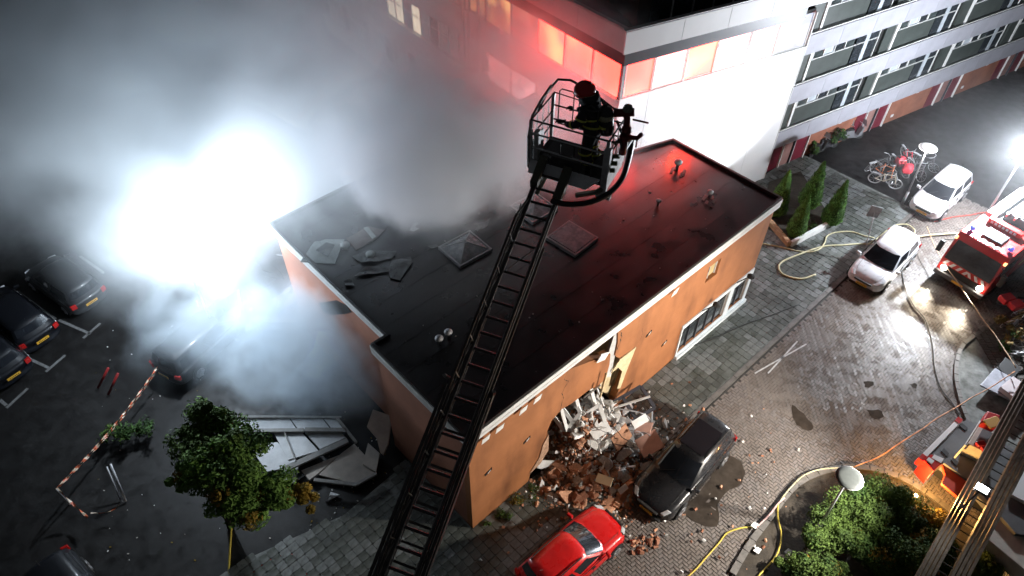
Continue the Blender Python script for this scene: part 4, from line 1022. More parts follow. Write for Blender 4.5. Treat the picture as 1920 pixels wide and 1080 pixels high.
# ---------------- firefighter ----------------
ff=thing('person','firefighter in dark gear and red helmet standing in the ladder basket with an air cylinder','person')
ffp=Mb@Vector((.36,.46,.03))
FR=math.atan2(wv_.y,wv_.x)+math.pi*.97
ff.location=ffp;ff.rotation_euler=(0,0,FR)       # local x = forward
ff.scale=(1.12,1.14,.90)
M['turnout']=mat('dark_turnout_cloth',(.028,.029,.034),.85,var=.4,vscale=7,bump=.5,bscale=22)
M['reflect']=mat('lime_reflective_tape',(.62,.66,.12),.4,var=.2,vscale=10)
def skin(name,verts,edges,m,parent,sub=2):
    me=bpy.data.meshes.new(name);me.from_pydata([v[:3] for v in verts],edges,[]);o=bpy.data.objects.new(name,me);col.objects.link(o);o.parent=parent
    me.materials.append(m);md=o.modifiers.new('skin','SKIN');md.use_smooth_shade=True
    for i,v in enumerate(verts):
        s=me.skin_vertices[0].data[i];r_=v[3];s.radius=(r_,v[4] if len(v)>4 else r_);s.use_root=(i==0)
    sb=o.modifiers.new('sub','SUBSURF');sb.levels=sub;sb.render_levels=sub;return o
V=[(0,0,.92,.17,.19),(.01,0,1.05,.17,.18),(.05,0,1.22,.18,.21),(.10,0,1.38,.17,.21),(.14,0,1.47,.09),(.17,0,1.56,.075),(.20,0,1.66,.09),
   (.10,.21,1.40,.095),(.14,.30,1.17,.08),(.34,.24,1.04,.065),(.42,.20,1.04,.045),
   (.10,-.21,1.40,.095),(.16,-.30,1.17,.08),(.36,-.24,1.06,.065),(.44,-.20,1.07,.045),
   (.0,.11,.84,.125),(.04,.13,.50,.098),(-.02,.14,.14,.085),(-.02,.14,.07,.07),(.14,.15,.055,.055),
   (.0,-.11,.84,.125),(.06,-.13,.50,.098),(.02,-.14,.14,.085),(.02,-.14,.07,.07),(.18,-.15,.055,.055)]
E_=[(0,1),(1,2),(2,3),(3,4),(4,5),(5,6),(3,7),(7,8),(8,9),(9,10),(3,11),(11,12),(12,13),(13,14),(0,15),(15,16),(16,17),(17,18),(18,19),(0,20),(20,21),(21,22),(22,23),(23,24)]
body=skin('body',V,E_,M['turnout'],ff)
# gloved hands: palm, four fingers and a thumb closing on the rail
glove=mat('dark_glove',(.03,.025,.02),.8,bump=.3)
for s,hx,hz in ((1,.44,1.03),(-1,.46,1.06)):
    y=s*.20
    vs=[(hx,y,hz,.04,.035),(hx+.07,y,hz,.042,.03)];es=[(0,1)]
    for k in range(4):
        fy=y+(k-1.5)*.024;ln=(.05,.06,.056,.045)[k];i=len(vs)
        vs+=[(hx+.10,fy,hz+.0,.012),(hx+.10+ln*.6,fy,hz-.012,.011),(hx+.10+ln*.75,fy,hz-.045,.010)];es+=[(1,i),(i,i+1),(i+1,i+2)]
    i=len(vs);vs+=[(hx+.04,y-s*.045,hz-.01,.014),(hx+.08,y-s*.055,hz-.035,.012)];es+=[(0,i),(i,i+1)]
    skin('glove',vs,es,glove,ff,1)
# reflective bands
def band(c,r1,r2,axis,wd,m=M['reflect']):
    b=MB();n=18;ax=Vector(axis).normalized();a=ax.orthogonal().normalized();bb_=ax.cross(a);c=Vector(c)
    vs=[]
    for k in range(n):
        t=2*math.pi*k/n;vv=a*math.cos(t)*r1+bb_*math.sin(t)*r2
        vs+= [c+vv-ax*wd/2,c+vv+ax*wd/2]
    b.add(vs,[(2*k,(2*k+2)%(2*n),(2*k+3)%(2*n),2*k+1) for k in range(n)]);return b.build('reflective_band',m,ff)
band((.02,0,1.08),.205,.20,(0,0,1),.05);band((.06,0,1.24),.215,.215,(.1,0,1),.04)
for s in (-1,1):
    band((.05,s*.135,.46),.118,.118,(0,0,1),.05);band((.0,s*.14,.26),.108,.108,(0,0,1),.05)
    band((.24,s*.27,1.11),.088,.088,(.2,0,-.13),.04);band((.12,s*.26,1.28),.098,.098,(.04,s*.09,-.23),.04)
# helmet with visor and neck guard, face mask
hl=MB();hl.lathe([(.165,-.03),(.178,.02),(.175,.06),(.160,.11),(.13,.155),(.09,.187),(.045,.205),(.01,.21)],(.21,0,1.68),18);hl.xform(Matrix.Translation((.21,0,1.68))@Matrix.Rotation(R(14),4,'Y')@Matrix.Translation((-.21,0,-1.68)))
hm=hl.build('helmet',mat('red_helmet',(.60,.02,.02),.35,coat=.3),ff,smooth=True)
b=MB();b.obox((.21,0,1.88),Vector((.09,0,-.02)),Vector((0,.012,0)),Vector((0,0,.02)));b.build('helmet_ridge',mat('red_helmet_ridge',(.30,.012,.014),.35),hm,bevel=.008)
b=MB();b.lathe([(.168,0),(.175,.012),(.168,.025)],(.21,0,1.675),18);b.build('helmet_rim',mat('grey_lime_trim',(.35,.36,.2),.5),hm,smooth=True)
b=MB();b.lathe([(.17,-.17),(.165,-.05),(.14,.01)],(.13,0,1.68),14);b.build('neck_guard',M['turnout'],ff,smooth=True)
b=MB();b.lathe([(.03,-.02),(.09,0),(.10,.05),(.07,.11)],(0,0,0),12);b.xform(Matrix.Translation((.26,0,1.62))@Matrix.Rotation(math.pi/2,4,'Y'));b.build('face_mask',M['carglass'],ff,smooth=True)
# breathing apparatus
b=MB();b.lathe([(.02,-.32),(.10,-.29),(.118,-.2),(.118,.18),(.09,.26),(.03,.29),(.03,.33)],(0,0,0),16);b.xform(Matrix.Translation((-.20,-.0,1.22))@Matrix.Rotation(R(8),4,'Y'));cyl=b.build('air_cylinder',mat('dark_cylinder',(.03,.03,.032),.4),ff,smooth=True)
b=MB();b.lathe([(.121,-.05),(.121,.06)],(-.19,0,1.30),16);b.build('cylinder_band',mat('cream_band',(.45,.43,.28),.5),cyl,smooth=True)
b=MB();b.lathe([(.121,-.03),(.121,.03)],(-.205,0,1.10),16);b.build('cylinder_band',M['reflect'],cyl,smooth=True)
b=MB();b.obox((-.10,0,1.22),Vector((.02,0,0)),Vector((0,.14,0)),Vector((0,0,.27)));b.build('back_plate',M['bdark'],ff,bevel=.02)
b=MB();b.tube([(-.17,.05,1.45),(-.05,.19,1.48),(.12,.20,1.45),(.22,.1,1.5),(.27,.04,1.58)],.018,6);b.build('air_hose',M['bdark'],ff,smooth=True)
for s in(-1,1):
    b=MB();b.tube([(-.10,s*.11,1.42),(.02,s*.14,1.55),(.2,s*.14,1.40),(.235,s*.13,1.2),(.1,s*.2,1.02)],.02,5);b.build('strap',M['bdark'],ff)
# ---------------- plants ----------------
def leafmat(name,c,c2,rough=.8,sc=1.6):
    m=mat(name,c,rough,var=.45,vscale=sc,c2=c2,spec=.25)
    return m
M['leaf']=leafmat('green_leaves',(.045,.10,.018),(.12,.20,.04))
M['leafdk']=leafmat('dark_green_leaves',(.02,.055,.014),(.06,.12,.025))
M['shrub']=leafmat('shrub_leaves',(.036,.075,.014),(.095,.155,.03))
M['leafy']=leafmat('yellowing_and_amber_lit_leaves',(.10,.10,.015),(.35,.22,.03))  # real yellowing on tree and weeds; painted amber light on the beacon bush
M['cyp']=leafmat('cypress_foliage',(.045,.11,.02),(.12,.26,.05),sc=4)
M['bark']=mat('bark',(.05,.035,.025),.9,bump=.6)
def leaves(b,c,r,n,size,rn,mi=0,flat=.8,shell=.55):
    for _ in range(n):
        d=Vector((rn.gauss(0,1),rn.gauss(0,1),rn.gauss(0,1)));d.normalize()
        rr=rn.uniform(shell,1.0)**.6
        p=Vector(c)+Vector((d.x*r[0],d.y*r[1],d.z*r[2]))*rr
        nrm=(d+Vector((rn.gauss(0,.5),rn.gauss(0,.5),rn.gauss(.3,.5)))).normalized()
        a=nrm.orthogonal().normalized();t=rn.uniform(0,6.28);bb_=nrm.cross(a);u=a*math.cos(t)+bb_*math.sin(t);v_=nrm.cross(u)
        s=size*rn.uniform(.6,1.3)
        b.add([p-u*s,p+v_*s*.45+nrm*s*.12,p+u*s,p-v_*s*.45+nrm*s*.12],[(0,1,2,3)],mi)
def plant(name,label,cat,blobs,base,mats,size,seed,group=None,stems=True,dens=420,loc=None):
    rn=random.Random(seed);t=thing(name,label,cat,base,0,group);b=MB();B=Vector(base)
    for (c,r,mi) in blobs:
        c=Vector(c);k=int(dens*max(r)**1.7)
        # break each blob into clumps
        m_=max(5,int(13*max(r)**1.2))
        for q in range(m_):
            d=Vector((rn.gauss(0,1),rn.gauss(0,1),rn.gauss(.3,.8)));d.normalize()
            cc=c+Vector((d.x*r[0],d.y*r[1],d.z*r[2]))*rn.uniform(.15,.8)-B
            cr=max(r)*rn.uniform(.22,.55);leaves(b,cc,(cr,cr,cr*.8),max(20,int(k/m_)),size,rn,mi if rn.random()<.8 else rn.randrange(len(mats)),shell=.2)
    b.build('foliage',mats,t,kind=None)
    if stems:
        for i,(c,r,mi) in enumerate(blobs):
            b=MB();c=Vector(c)-B;b.tube([(0,0,0),(c.x*.3,c.y*.3,c.z*.55),(c.x,c.y,c.z)],.05,6,r2=.015);b.build('stem' if name!='tree' else 'limb',M['bark'],t)
    return t
# leafy tree on the left
def TB(px,py,z,r,mi=0,rz=None): return (G(px,py,z),(r*1.25,r*1.25,(rz or r*.8)*1.1),mi)
tree_base=G(432,985)
plant('tree','broad green tree with a yellowing tip beside the fallen wall panels','tree',
  [TB(395,795,4.2,.75,1),TB(370,840,4.0,.8,1),TB(430,840,4.4,.9,0),TB(400,885,4.2,.8,0),TB(345,890,3.6,.5,0),TB(450,890,4.2,.8,0),TB(430,935,3.8,.7,0),TB(480,915,3.9,.75,0),TB(505,925,3.6,.65,0),TB(530,930,3.3,.55,0),TB(470,945,3.4,.6,0),TB(565,925,3.2,.42,2),TB(580,940,3.0,.35,2),TB(395,770,4.4,.45,1)],
  tree_base,[leafmat('bright_tree_leaves',(.07,.16,.03),(.18,.32,.06)),M['leaf'],M['leafy']],.075,11,dens=4200)
b=MB();b.tube([(0,0,0),(.05,.1,1.2),(.0,.3,2.6)],.13,8,r2=.07);b.build('trunk',M['bark'],bpy.data.objects['tree'],smooth=True)
plant('hedge','low dark hedge in the shade beyond the glowing barrier tape','hedge',[(G(235,810,.5),(.7,.5,.5),0),(G(275,800,.5),(.6,.5,.5),0),(G(205,815,.4),(.5,.4,.4),1)],G(240,815),[M['leafdk'],M['leaf']],.07,12,stems=False,dens=900)
# bushes on the island, one thing each
bz=[('big rounded green bush right behind the grey lamp post','shrub',[((1600,950),.9,1.0,0),((1560,985),.8,.85,0),((1530,1015),.7,.75,0),((1640,930),1.0,.95,0),((1600,1000),.8,.8,0)]),
('yellow-lit bush beside the first amber beacon','shrub',[((1680,935),1.0,.9,0),((1715,960),.8,.75,2),((1745,985),.7,.65,2),((1650,975),1.1,1.0,0),((1700,985),1.0,.8,0)]),  # yellow clumps hold the beacon's amber light in their leaf colour
('dark bush in the middle of the planting bed under the ladder','shrub',[((1700,1025),1.0,1.0,0),((1660,1050),.9,1.0,1),((1745,1035),.8,.9,0),((1620,1030),.7,.8,1)]),
('low green bush at the bottom edge left of the lamp post','shrub',[((1530,1060),.8,.75,0),((1490,1050),.6,.6,0),((1560,1075),.8,.7,0),((1500,1078),.6,.5,1)]),
('small leafy bush in front of the second amber beacon','shrub',[((1830,1050),.6,.6,0),((1860,1070),.6,.6,0),((1800,1075),.6,.6,0)])]
for i,(lb,ct,bl) in enumerate(bz):
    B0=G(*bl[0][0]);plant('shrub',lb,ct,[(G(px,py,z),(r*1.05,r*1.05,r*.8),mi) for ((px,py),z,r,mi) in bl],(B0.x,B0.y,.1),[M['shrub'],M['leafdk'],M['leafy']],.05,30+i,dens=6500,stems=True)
plant('weed_patch','mossy autumn weeds at the foot of the orange corner wall','weeds',[(LB(1.0,-.35,.12),(.5,.22,.1),0),(LB(1.9,-.3,.12),(.6,.2,.12),2),(LB(.4,-.2,.12),(.3,.15,.1),0),(LB(2.6,-.35,.12),(.4,.2,.1),0)],LB(1,-.3,.1),[M['leaf'],M['leafdk'],M['leafy']],.035,51,stems=False,dens=1500)
# cypresses in the walled bed
def cypress(px,py,tip,label,seed):
    p=G(px,py,.15);h=.5
    best=None
    for k in range(20,400):
        q=Vector((p.x,p.y,k*.01));x,y=loc2px(q)
        if y<=tip[1]: h=k*.01;break
    rn=random.Random(seed);t=thing('cypress',label,'cypress',(p.x,p.y,.1),0,'cypresses in the walled bed')
    b=MB()
    rmax=h*.25
    for k in range(int(3800*h/2.5)):
        f=rn.random()**1.25;z=.12+f*(h-.12);rr=rmax*(1-f)**.75*(.85+.3*mnoise.noise(Vector((f*9,rn.random()*2,seed))))
        if f<.12: rr*=.55+f*3.7
        a=rn.uniform(0,6.28);rr*=rn.uniform(.72,1.04)
        P=Vector((math.cos(a)*rr,math.sin(a)*rr,z));s=.06*rn.uniform(.6,1.4)
        o_=Vector((math.cos(a),math.sin(a),.0));up=Vector((rn.gauss(0,.25),rn.gauss(0,.25),1)).normalized();sd_=o_.cross(up).normalized()
        b.add([P-sd_*s*.5,P+o_*s*.3,P+sd_*s*.5,P+up*s*1.8+o_*s*.2],[(0,1,2,3)],0)
    b.build('foliage',[M['cyp']],t)
    b=MB();b.lathe([(rmax*.5,.15),(rmax*.72,h*.2),(rmax*.55,h*.5),(rmax*.25,h*.8),(.01,h*.95)],(0,0,0),10);b.build('inner_foliage',M['leafdk'],t,smooth=True)
    b=MB();b.tube([(0,0,-.05),(0,0,.4)],.05,6);b.build('trunk',M['bark'],t)
cypress(1452,402,(1473,325),'narrow cypress nearest the corner of the orange building',1)
cypress(1513,388,(1530,309),'tallest cypress at the back of the walled bed',2)
cypress(1489,440,(1512,370),'front cypress just behind the pale bed wall',3)
cypress(1555,418,(1579,344),'cypress standing apart on the right end of the bed',4)
bw=thing('bed_wall','low pale wall with a tan timber edge around the cypress bed','low wall',G(1482,460))
b=MB();A=[G(1482,462,.1)-G(1482,460),G(1560,420,.1)-G(1482,460)];b.bar(A[0]+Vector((0,0,.15)),A[1]+Vector((0,0,.15)),.16,.36);b.build('front_wall',M['trim'],bw)
b=MB();b.bar(G(1438,410,.3)-G(1482,460),G(1480,458,.3)-G(1482,460),.22,.25);b.build('timber_edge',mat('tan_timber',(.36,.22,.12),.7,var=.3,vscale=6,bump=.3),bw)
b=MB();P=[G(*p)-G(1482,460) for p in ((1484,458),(1560,418),(1500,325),(1440,345),(1430,395))];b.prism([(p.x,p.y) for p in P],.05,.14);o_=b.build('soil',M['soil'],bw,recalc=True)
for (px,py,sd) in ((1470,440,1),(1525,425,2),(1500,410,3)):
    plant('ground_plant',('small grey-green plant left in the cypress bed','low pale plant between the two right cypresses','dark low plant under the tallest cypress')[sd-1],'plant',[(G(px,py,.3),(.3,.3,.15),0)],(G(px,py).x,G(px,py).y,.12),[M['leafdk'],M['cyp']],.06,60+sd,stems=False,dens=1200)
# ---------------- lamps, sign ----------------
def street_lamp(px,py,tx,ty,h,label,lit):
    p=G(px,py);t=thing('street_lamp',label,'street lamp',p)
    q=G(tx,ty,h)-p
    b=MB();b.tube([(0,0,0),(q.x*.02,q.y*.02,.9)],.075,10);b.tube([(0,0,.85),(q.x,q.y,h-.2)],.045,10,r2=.035);b.build('pole',mat('galvanised_pole',(.38,.39,.40),.4,metal=.5,var=.2,vscale=6),t,smooth=True)
    b=MB();b.lathe([(.06,-.24),(.10,-.16),(.30,-.05),(.41,0),(.42,.03)],(q.x,q.y,h),24);b.build('lamp_bowl',mat('opal_bowl',(.8,.8,.8),.3,emit=(1,.98,.95) ,es=(2.5 if lit else 0)),t,smooth=True)
    b=MB();b.lathe([(.41,.03),(.40,.05),(.25,.065),(.03,.07)],(q.x,q.y,h),24);b.build('lamp_cap',mat('lamp_cap_white',(.75,.75,.75),.4,emit=(1,1,1),es=.35) if lit else mat('lamp_cap_grey',(.035,.042,.040),.7,var=.2,vscale=5),t,smooth=True)
    return t,p+q+Vector((0,0,.0))
t1,lp1=street_lamp(1690,385,1740,278,3.95,'lit street lamp with a white disc head beside the small white car',True)
street_lamp(1524,1003,1592,897,3.95,'unlit street lamp with a grey disc head rising out of the bushes',False)
light('POINT','street_lamp_light',lp1+Vector((0,0,-.35)),60,(1,.97,.9),.15)
p=G(1612,528);t=thing('street_sign','pale street sign seen from behind on a thin grey post','sign',G(1618,540)-Vector((.0,.0,0)))
sb=G(1615,500);t.location=sb
top=G(1640,397,2.1)-sb
b=MB();b.tube([(0,0,0),(top.x,top.y,top.z)],.025,6);b.build('post',M['rim'],t)
b=MB();b.obox(top,Vector((.23,-.10,0)),Vector((.01,.02,0)),Vector((.03,.0,.30)));b.build('sign_plate',mat('grey_sign_back',(.35,.37,.38),.4,metal=.3,var=.2,vscale=5),t,bevel=.008)
b=MB();b.obox(top+Vector((-.012,-.028,.0)),Vector((.17,-.075,0)),Vector((.001,.002,0)),Vector((.02,.0,.04)));b.build('sign_bracket',M['rim'],t)
# ---------------- hoses, tapes, cables ----------------
M['hosey']=mat('pale_yellow_hose',(.50,.46,.28),.55,var=.15,vscale=3)
M['hosey2']=mat('bright_yellow_hose',(.55,.42,.06),.5)
M['cablek']=mat('black_cable',(.012,.012,.012),.6)
M['hoser']=mat('red_hose',(.45,.05,.03),.5)
def line(name,label,cat,pts,r,m,z=.07,n=5,res=7):
    P=arc([G(x,y,(z if len(p)==2 else p[2])) for p in pts for x,y in [p[:2]]],res)
    for i,p in enumerate(P): P[i]=p+Vector((mnoise.noise(p*.9)*.05,mnoise.noise(p*.9+Vector((5,5,5)))*.05,0))
    o0=P[0].copy();b=MB();b.tube([p-o0 for p in P],r,n);o=b.build(name,m,None,smooth=True);o.location=o0;return tag(o,label,cat)
line('fire_hose','pale yellow fire hose running from the fire engine past the cars to a big loop','hose',[(1800,437),(1750,440),(1690,448),(1650,456),(1580,459),(1540,463),(1500,476),(1468,490),(1460,502),(1470,516),(1503,523),(1528,514)],.045,M['hosey'],.15)
line('fire_hose','thin pale hose curling round the corner of the orange building','hose',[(1430,457),(1460,463),(1510,472),(1535,468),(1545,455),(1550,443),(1567,435),(1595,434),(1618,442),(1640,446)],.035,M['hosey'],.15)
line('fire_hose','pale hose looping between the two white cars','hose',[(1625,460),(1650,443),(1675,424),(1700,421),(1714,432),(1708,443),(1690,447)],.035,M['hosey'],.15)
line('barrier_tape','orange-lit barrier tape strung past the fire engine front','barrier tape',[(1738,425,.9),(1752,458,.8),(1770,492,.8),(1797,533,.9),(1820,565,.8),(1843,598,.85),(1870,635,.9),(1905,690,1.1)],.022,mat('orange_lit_red_white_tape',(.45,.30,.18),.5,var=.6,vscale=5),.9)  # orange lamplight put into the colour of this tape and the next
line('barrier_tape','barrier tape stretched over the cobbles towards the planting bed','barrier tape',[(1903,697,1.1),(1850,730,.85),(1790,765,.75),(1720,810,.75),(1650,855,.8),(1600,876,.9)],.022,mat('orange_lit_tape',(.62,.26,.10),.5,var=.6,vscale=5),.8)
line('power_cable','black cable snaking from the white car over the cobbles to the truck','cable',[(1691,500),(1695,535),(1712,572),(1735,600),(1748,640),(1752,690),(1762,725),(1785,755),(1800,778)],.022,M['cablek'])
line('power_cable','black cable lying along the pavement before the shopfront windows','cable',[(1300,648),(1345,632),(1400,607),(1450,590),(1497,571)],.02,M['cablek'],.14)
line('garden_hose','yellow hose on the road between the puddle and the bed','hose',[(1285,1085),(1320,1048),(1345,1020),(1362,1000),(1385,992),(1410,990)],.03,M['hosey2'])
line('garden_hose','yellow hose winding across the planting bed edge','hose',[(1418,1085,.2),(1448,1052,.2),(1459,1030,.2),(1464,1000,.2),(1459,970,.2),(1459,945,.2)],.03,M['hosey2'],.2)
line('garden_hose','yellow hose following the curved kerb to the lamp post','hose',[(1459,945,.2),(1480,915,.2),(1505,893,.2),(1540,880,.2),(1575,876,.2),(1600,876,.2)],.026,M['hosey'],.2)
line('barrier_tape','twisted red and white tape lying along the kerb of the bed','barrier tape',[(1419,990,.2),(1440,968,.2),(1458,945,.2),(1471,933,.2)],.03,mat('pink_white_tape',(.6,.38,.36),.5,var=.5,vscale=20),.2)
line('garden_hose','yellow hose running down from the tree to the bottom edge','hose',[(433,955),(432,990),(431,1030),(427,1085)],.035,M['hosey2'])
line('garden_hose','red hose curving in an arch at the bottom left','hose',[(465,1085),(495,1058),(530,1040),(555,1040),(573,1055),(575,1085)],.03,M['hoser'])
line('power_cable','thin red hose beside the small white car','hose',[(1752,415),(1790,406),(1825,402),(1850,398)],.03,M['hoser'])
line('bent_pipe','thin pale upright pipe standing in the smoke','pipe',[(447,545,2.4),(449,570,1.6),(448,600,.8),(447,615,.2)],.04,M['trim'])
line('scaffold_tube','thin black tube across the rubble','pipe',[(1150,765,1.2),(1190,772,1.3),(1215,782,1.1),(1225,800,.6)],.03,M['rim'])
# hanging red and white tape at left, pole and fence pieces
def tape(label,p,q,segs,wd=.065,off=0):
    t=thing('barrier_tape',label,'barrier tape',p);d=(q-p);n_=d.normalized();sd_=Vector((0,0,1)).cross(n_)
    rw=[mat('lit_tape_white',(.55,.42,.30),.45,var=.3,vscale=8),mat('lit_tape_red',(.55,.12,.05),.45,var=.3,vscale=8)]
    for k in range(segs):
        a=d*(k/segs);c=d*((k+1)/segs);sag=lambda f:-.25*math.sin(f*math.pi)
        a=a+Vector((0,0,sag(k/segs)));c=c+Vector((0,0,sag((k+1)/segs)))
        tw=k*.9;w_=(sd_*math.cos(tw)+Vector((0,0,1))*math.sin(tw))*wd/2;w2=(sd_*math.cos(tw+.9)+Vector((0,0,1))*math.sin(tw+.9))*wd/2
        b=MB();b.add([a-w_,a+w_,c+w2,c-w2],[(0,1,2,3)]);b.build('tape_stripe',rw[k%2],t)
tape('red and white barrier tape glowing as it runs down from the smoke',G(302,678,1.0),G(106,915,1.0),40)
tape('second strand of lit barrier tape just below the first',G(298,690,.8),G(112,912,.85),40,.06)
tape('dull grey barrier tape in the dark lower left corner',G(106,915,1.0),G(165,970,.6),8,.09)
tape('dim sagging tape between the leaning bars in the dark',G(170,962,.5),G(225,945,.6),5,.05)
def stick(name,label,cat,p,q,r,m):
    b=MB();b.tube([Vector((0,0,0)),q-p],r,6);o=b.build(name,m,None,smooth=True);o.location=p;return tag(o,label,cat)
stick('metal_bar','longer of two leaning grey bars in the dark parking lot','bar',G(207,870,1.1),G(236,940,.05),.04,M['rim'])
stick('metal_bar','shorter leaning grey bar left of its twin in the dark','bar',G(200,875,.9),G(226,938,.05),.025,M['rim'])
stick('post','short grey post holding the left end of the barrier tape','post',G(106,918,1.05),Vector((G(106,918,1.05).x,G(106,918,1.05).y,0)),.03,M['rim'])
stick('metal_bar','red and white board leaning in the smoke, left one','board',G(203,690,.9),G(184,727,.1),.05,mat('red_board',(.20,.012,.012),.5))
stick('metal_bar','red and white board leaning in the smoke, right one','board',G(221,700,.9),G(203,740,.1),.05,mat('red_board',(.20,.012,.012),.5))
# ---------------- bicycles ----------------
def bicycle(px,py,rz,tilt,frame,label,group,s=1.0,lying=0):
    p=G(px,py,.1);t=thing('bicycle',label,'bicycle',p,rz,group);t.rotation_euler=(tilt,0,rz);t.scale=(s,s,s)
    fmat=mat('bicycle_paint',frame,.35)
    for x in (-.52,.52):
        b=MB();b.tube([(x+.33*math.cos(a),0,.34+.33*math.sin(a)) for a in [k*2*math.pi/20 for k in range(21)]],.022,5,cap=False);wl_=b.build('wheel',M['tyre'] if frame[0]<.3 else mat('pale_tyre',(.35,.35,.35),.5),t)
        b=MB();b.tube([(x+.30*math.cos(a),0,.34+.30*math.sin(a)) for a in [k*2*math.pi/20 for k in range(21)]],.012,4,cap=False)
        for k in range(8):
            a=k*math.pi/4;b.tube([(x,0,.34),(x+.3*math.cos(a),0,.34+.3*math.sin(a))],.004,3)
        b.build('rim',M['alu'],wl_)
    b=MB()
    for q in ([(-.52,0,.34),(-.05,0,.30),(.38,0,.80)],[(-.05,0,.30),(-.17,0,.85)],[(-.15,0,.75),(.36,0,.86)],[(-.52,0,.34),(-.15,0,.74)],[(.52,0,.34),(.40,0,.72),(.34,0,1.0)]): b.tube(q,.025,6)
    b.build('frame',fmat,t)
    b=MB();b.obox((-.18,0,.9),Vector((.12,0,.01)),Vector((0,.06,0)),Vector((0,0,.025)));b.build('saddle',M['blackplastic'],t,bevel=.015)
    b=MB();b.tube([(.2,.26,1.02),(.34,.12,1.04),(.34,-.12,1.04),(.2,-.26,1.02)],.015,5);b.build('handlebar',M['alu'],t)
    b=MB();b.box(-.75,-.3,-.06,.06,.70,.72);b.build('luggage_rack',M['rim'],t)
    return t
BG='bicycles parked behind the lit street lamp'
bicycle(1655,348,R(-28),R(8),(.62,.55,.45),'cream bicycle in front of the bicycle cluster by the street lamp',BG)
bicycle(1650,335,R(-60),R(-12),(.55,.20,.10),'orange bicycle leaning at the left of the cluster',BG)
bicycle(1683,322,R(-75),R(10),(.40,.10,.08),'dark red bicycle in the middle of the cluster',BG)
bicycle(1640,318,R(20),R(12),(.08,.08,.08),'black bicycle with pale rims at the back left of the cluster',BG)
bicycle(1708,330,R(-70),R(-10),(.10,.10,.11),'black bicycle just left of the lamp post',BG)
bicycle(1700,305,R(-85),R(14),(.5,.06,.08),'red bicycle at the back of the cluster',BG)
bicycle(1730,315,R(-50),R(10),(.07,.07,.08),'dark bicycle behind the lamp post on the right of the cluster',BG)
for i,(px,py) in enumerate(((1690,302),(1702,316))):
    b=MB();c=G(px,py,.75);rn=random.Random(i)
    bm=bmesh.new();bmesh.ops.create_icosphere(bm,subdivisions=2,radius=.3)
    for v in bm.verts: v.co*=1+.25*mnoise.noise(v.co*4+Vector((i*5,0,0)))
    me=bpy.data.meshes.new('pannier_bag');bm.to_mesh(me);bm.free();me.materials.append(mat('red_bag',(.6,.04,.06),.6));o_=bpy.data.objects.new('pannier_bag',me);col.objects.link(o_);o_.location=c
    tag(o_,('upper red bag hanging in the bicycle cluster','lower red bag hanging in the bicycle cluster')[i],'bag')
BG2='bicycles heaped at the right edge below the fire engine'
for i,(px,py,rz,tl,c,lb) in enumerate(((1885,600,40,35,(.25,.2,.08),'ochre bicycle on top of the heap at the right edge'),(1900,575,-10,20,(.5,.03,.05),'red bicycle at the top of the right edge heap'),(1895,625,70,60,(.3,.18,.07),'brown bicycle lying across the right edge heap'),(1912,655,10,50,(.4,.4,.4),'silver bicycle low in the right edge heap'),(1915,605,100,30,(.1,.1,.1),'black bicycle cut off by the right edge'))):
    bicycle(px,py,R(rz),R(tl),c,lb,BG2)
plant('dry_shrub','dry ochre shrub tangled in the bicycles at the right edge','shrub',[(G(1870,600,.5),(.5,.5,.35),0),(G(1900,625,.6),(.6,.6,.4),0),(G(1885,650,.4),(.4,.4,.3),1)],(G(1890,620).x,G(1890,620).y,.1),[leafmat('ochre_leaves',(.12,.10,.03),(.38,.26,.10)),M['leafdk']],.10,77,dens=300)
for i,(px,py) in enumerate(((1888,560),(1905,572))):
    b=MB();b.obox((0,0,0),Vector((.28,.1,0)),Vector((-.06,.2,0)),Vector((0,0,.14)));o_=b.build('carrier_bag',mat('red_bag',(.55,.02,.03),.5),None,bevel=.05);o_.location=G(px,py,.9);tag(o_,('red bag nearest the engine on the right edge heap','red bag lower on the right edge heap')[i],'bag')
# pale table tops / boxes by the truck
def slabthing(name,label,cat,pts,z,th,m,tiltx=0,bevel=0.006):
    P=[G(x,y,z) for x,y in pts];c=sum(P,Vector())/len(P);b=MB();b.prism([(p.x-c.x,p.y-c.y) for p in P],-th,0);o=b.build(name,m,None,recalc=True,bevel=bevel);o.location=c;o.rotation_euler=(tiltx,rnd.uniform(-.02,.02),0);return tag(o,label,cat)
slabthing('folded_table','pale grey-blue board lying beside the curved traffic island','board',((1838,722),(1866,690),(1935,728),(1905,755)),.5,.06,mat('grey_blue_board',(.38,.40,.45),.4,var=.3,vscale=2))
slabthing('box','pinkish white box lying on the grey-blue board','box',((1876,725),(1900,705),(1930,726),(1905,748)),.75,.22,mat('pinkish_white_box',(.62,.56,.57),.6))
slabthing('crate','black crate tucked above the grey-blue board','crate',((1870,690),(1885,670),(1915,690),(1900,710)),.5,.4,M['blackplastic'])
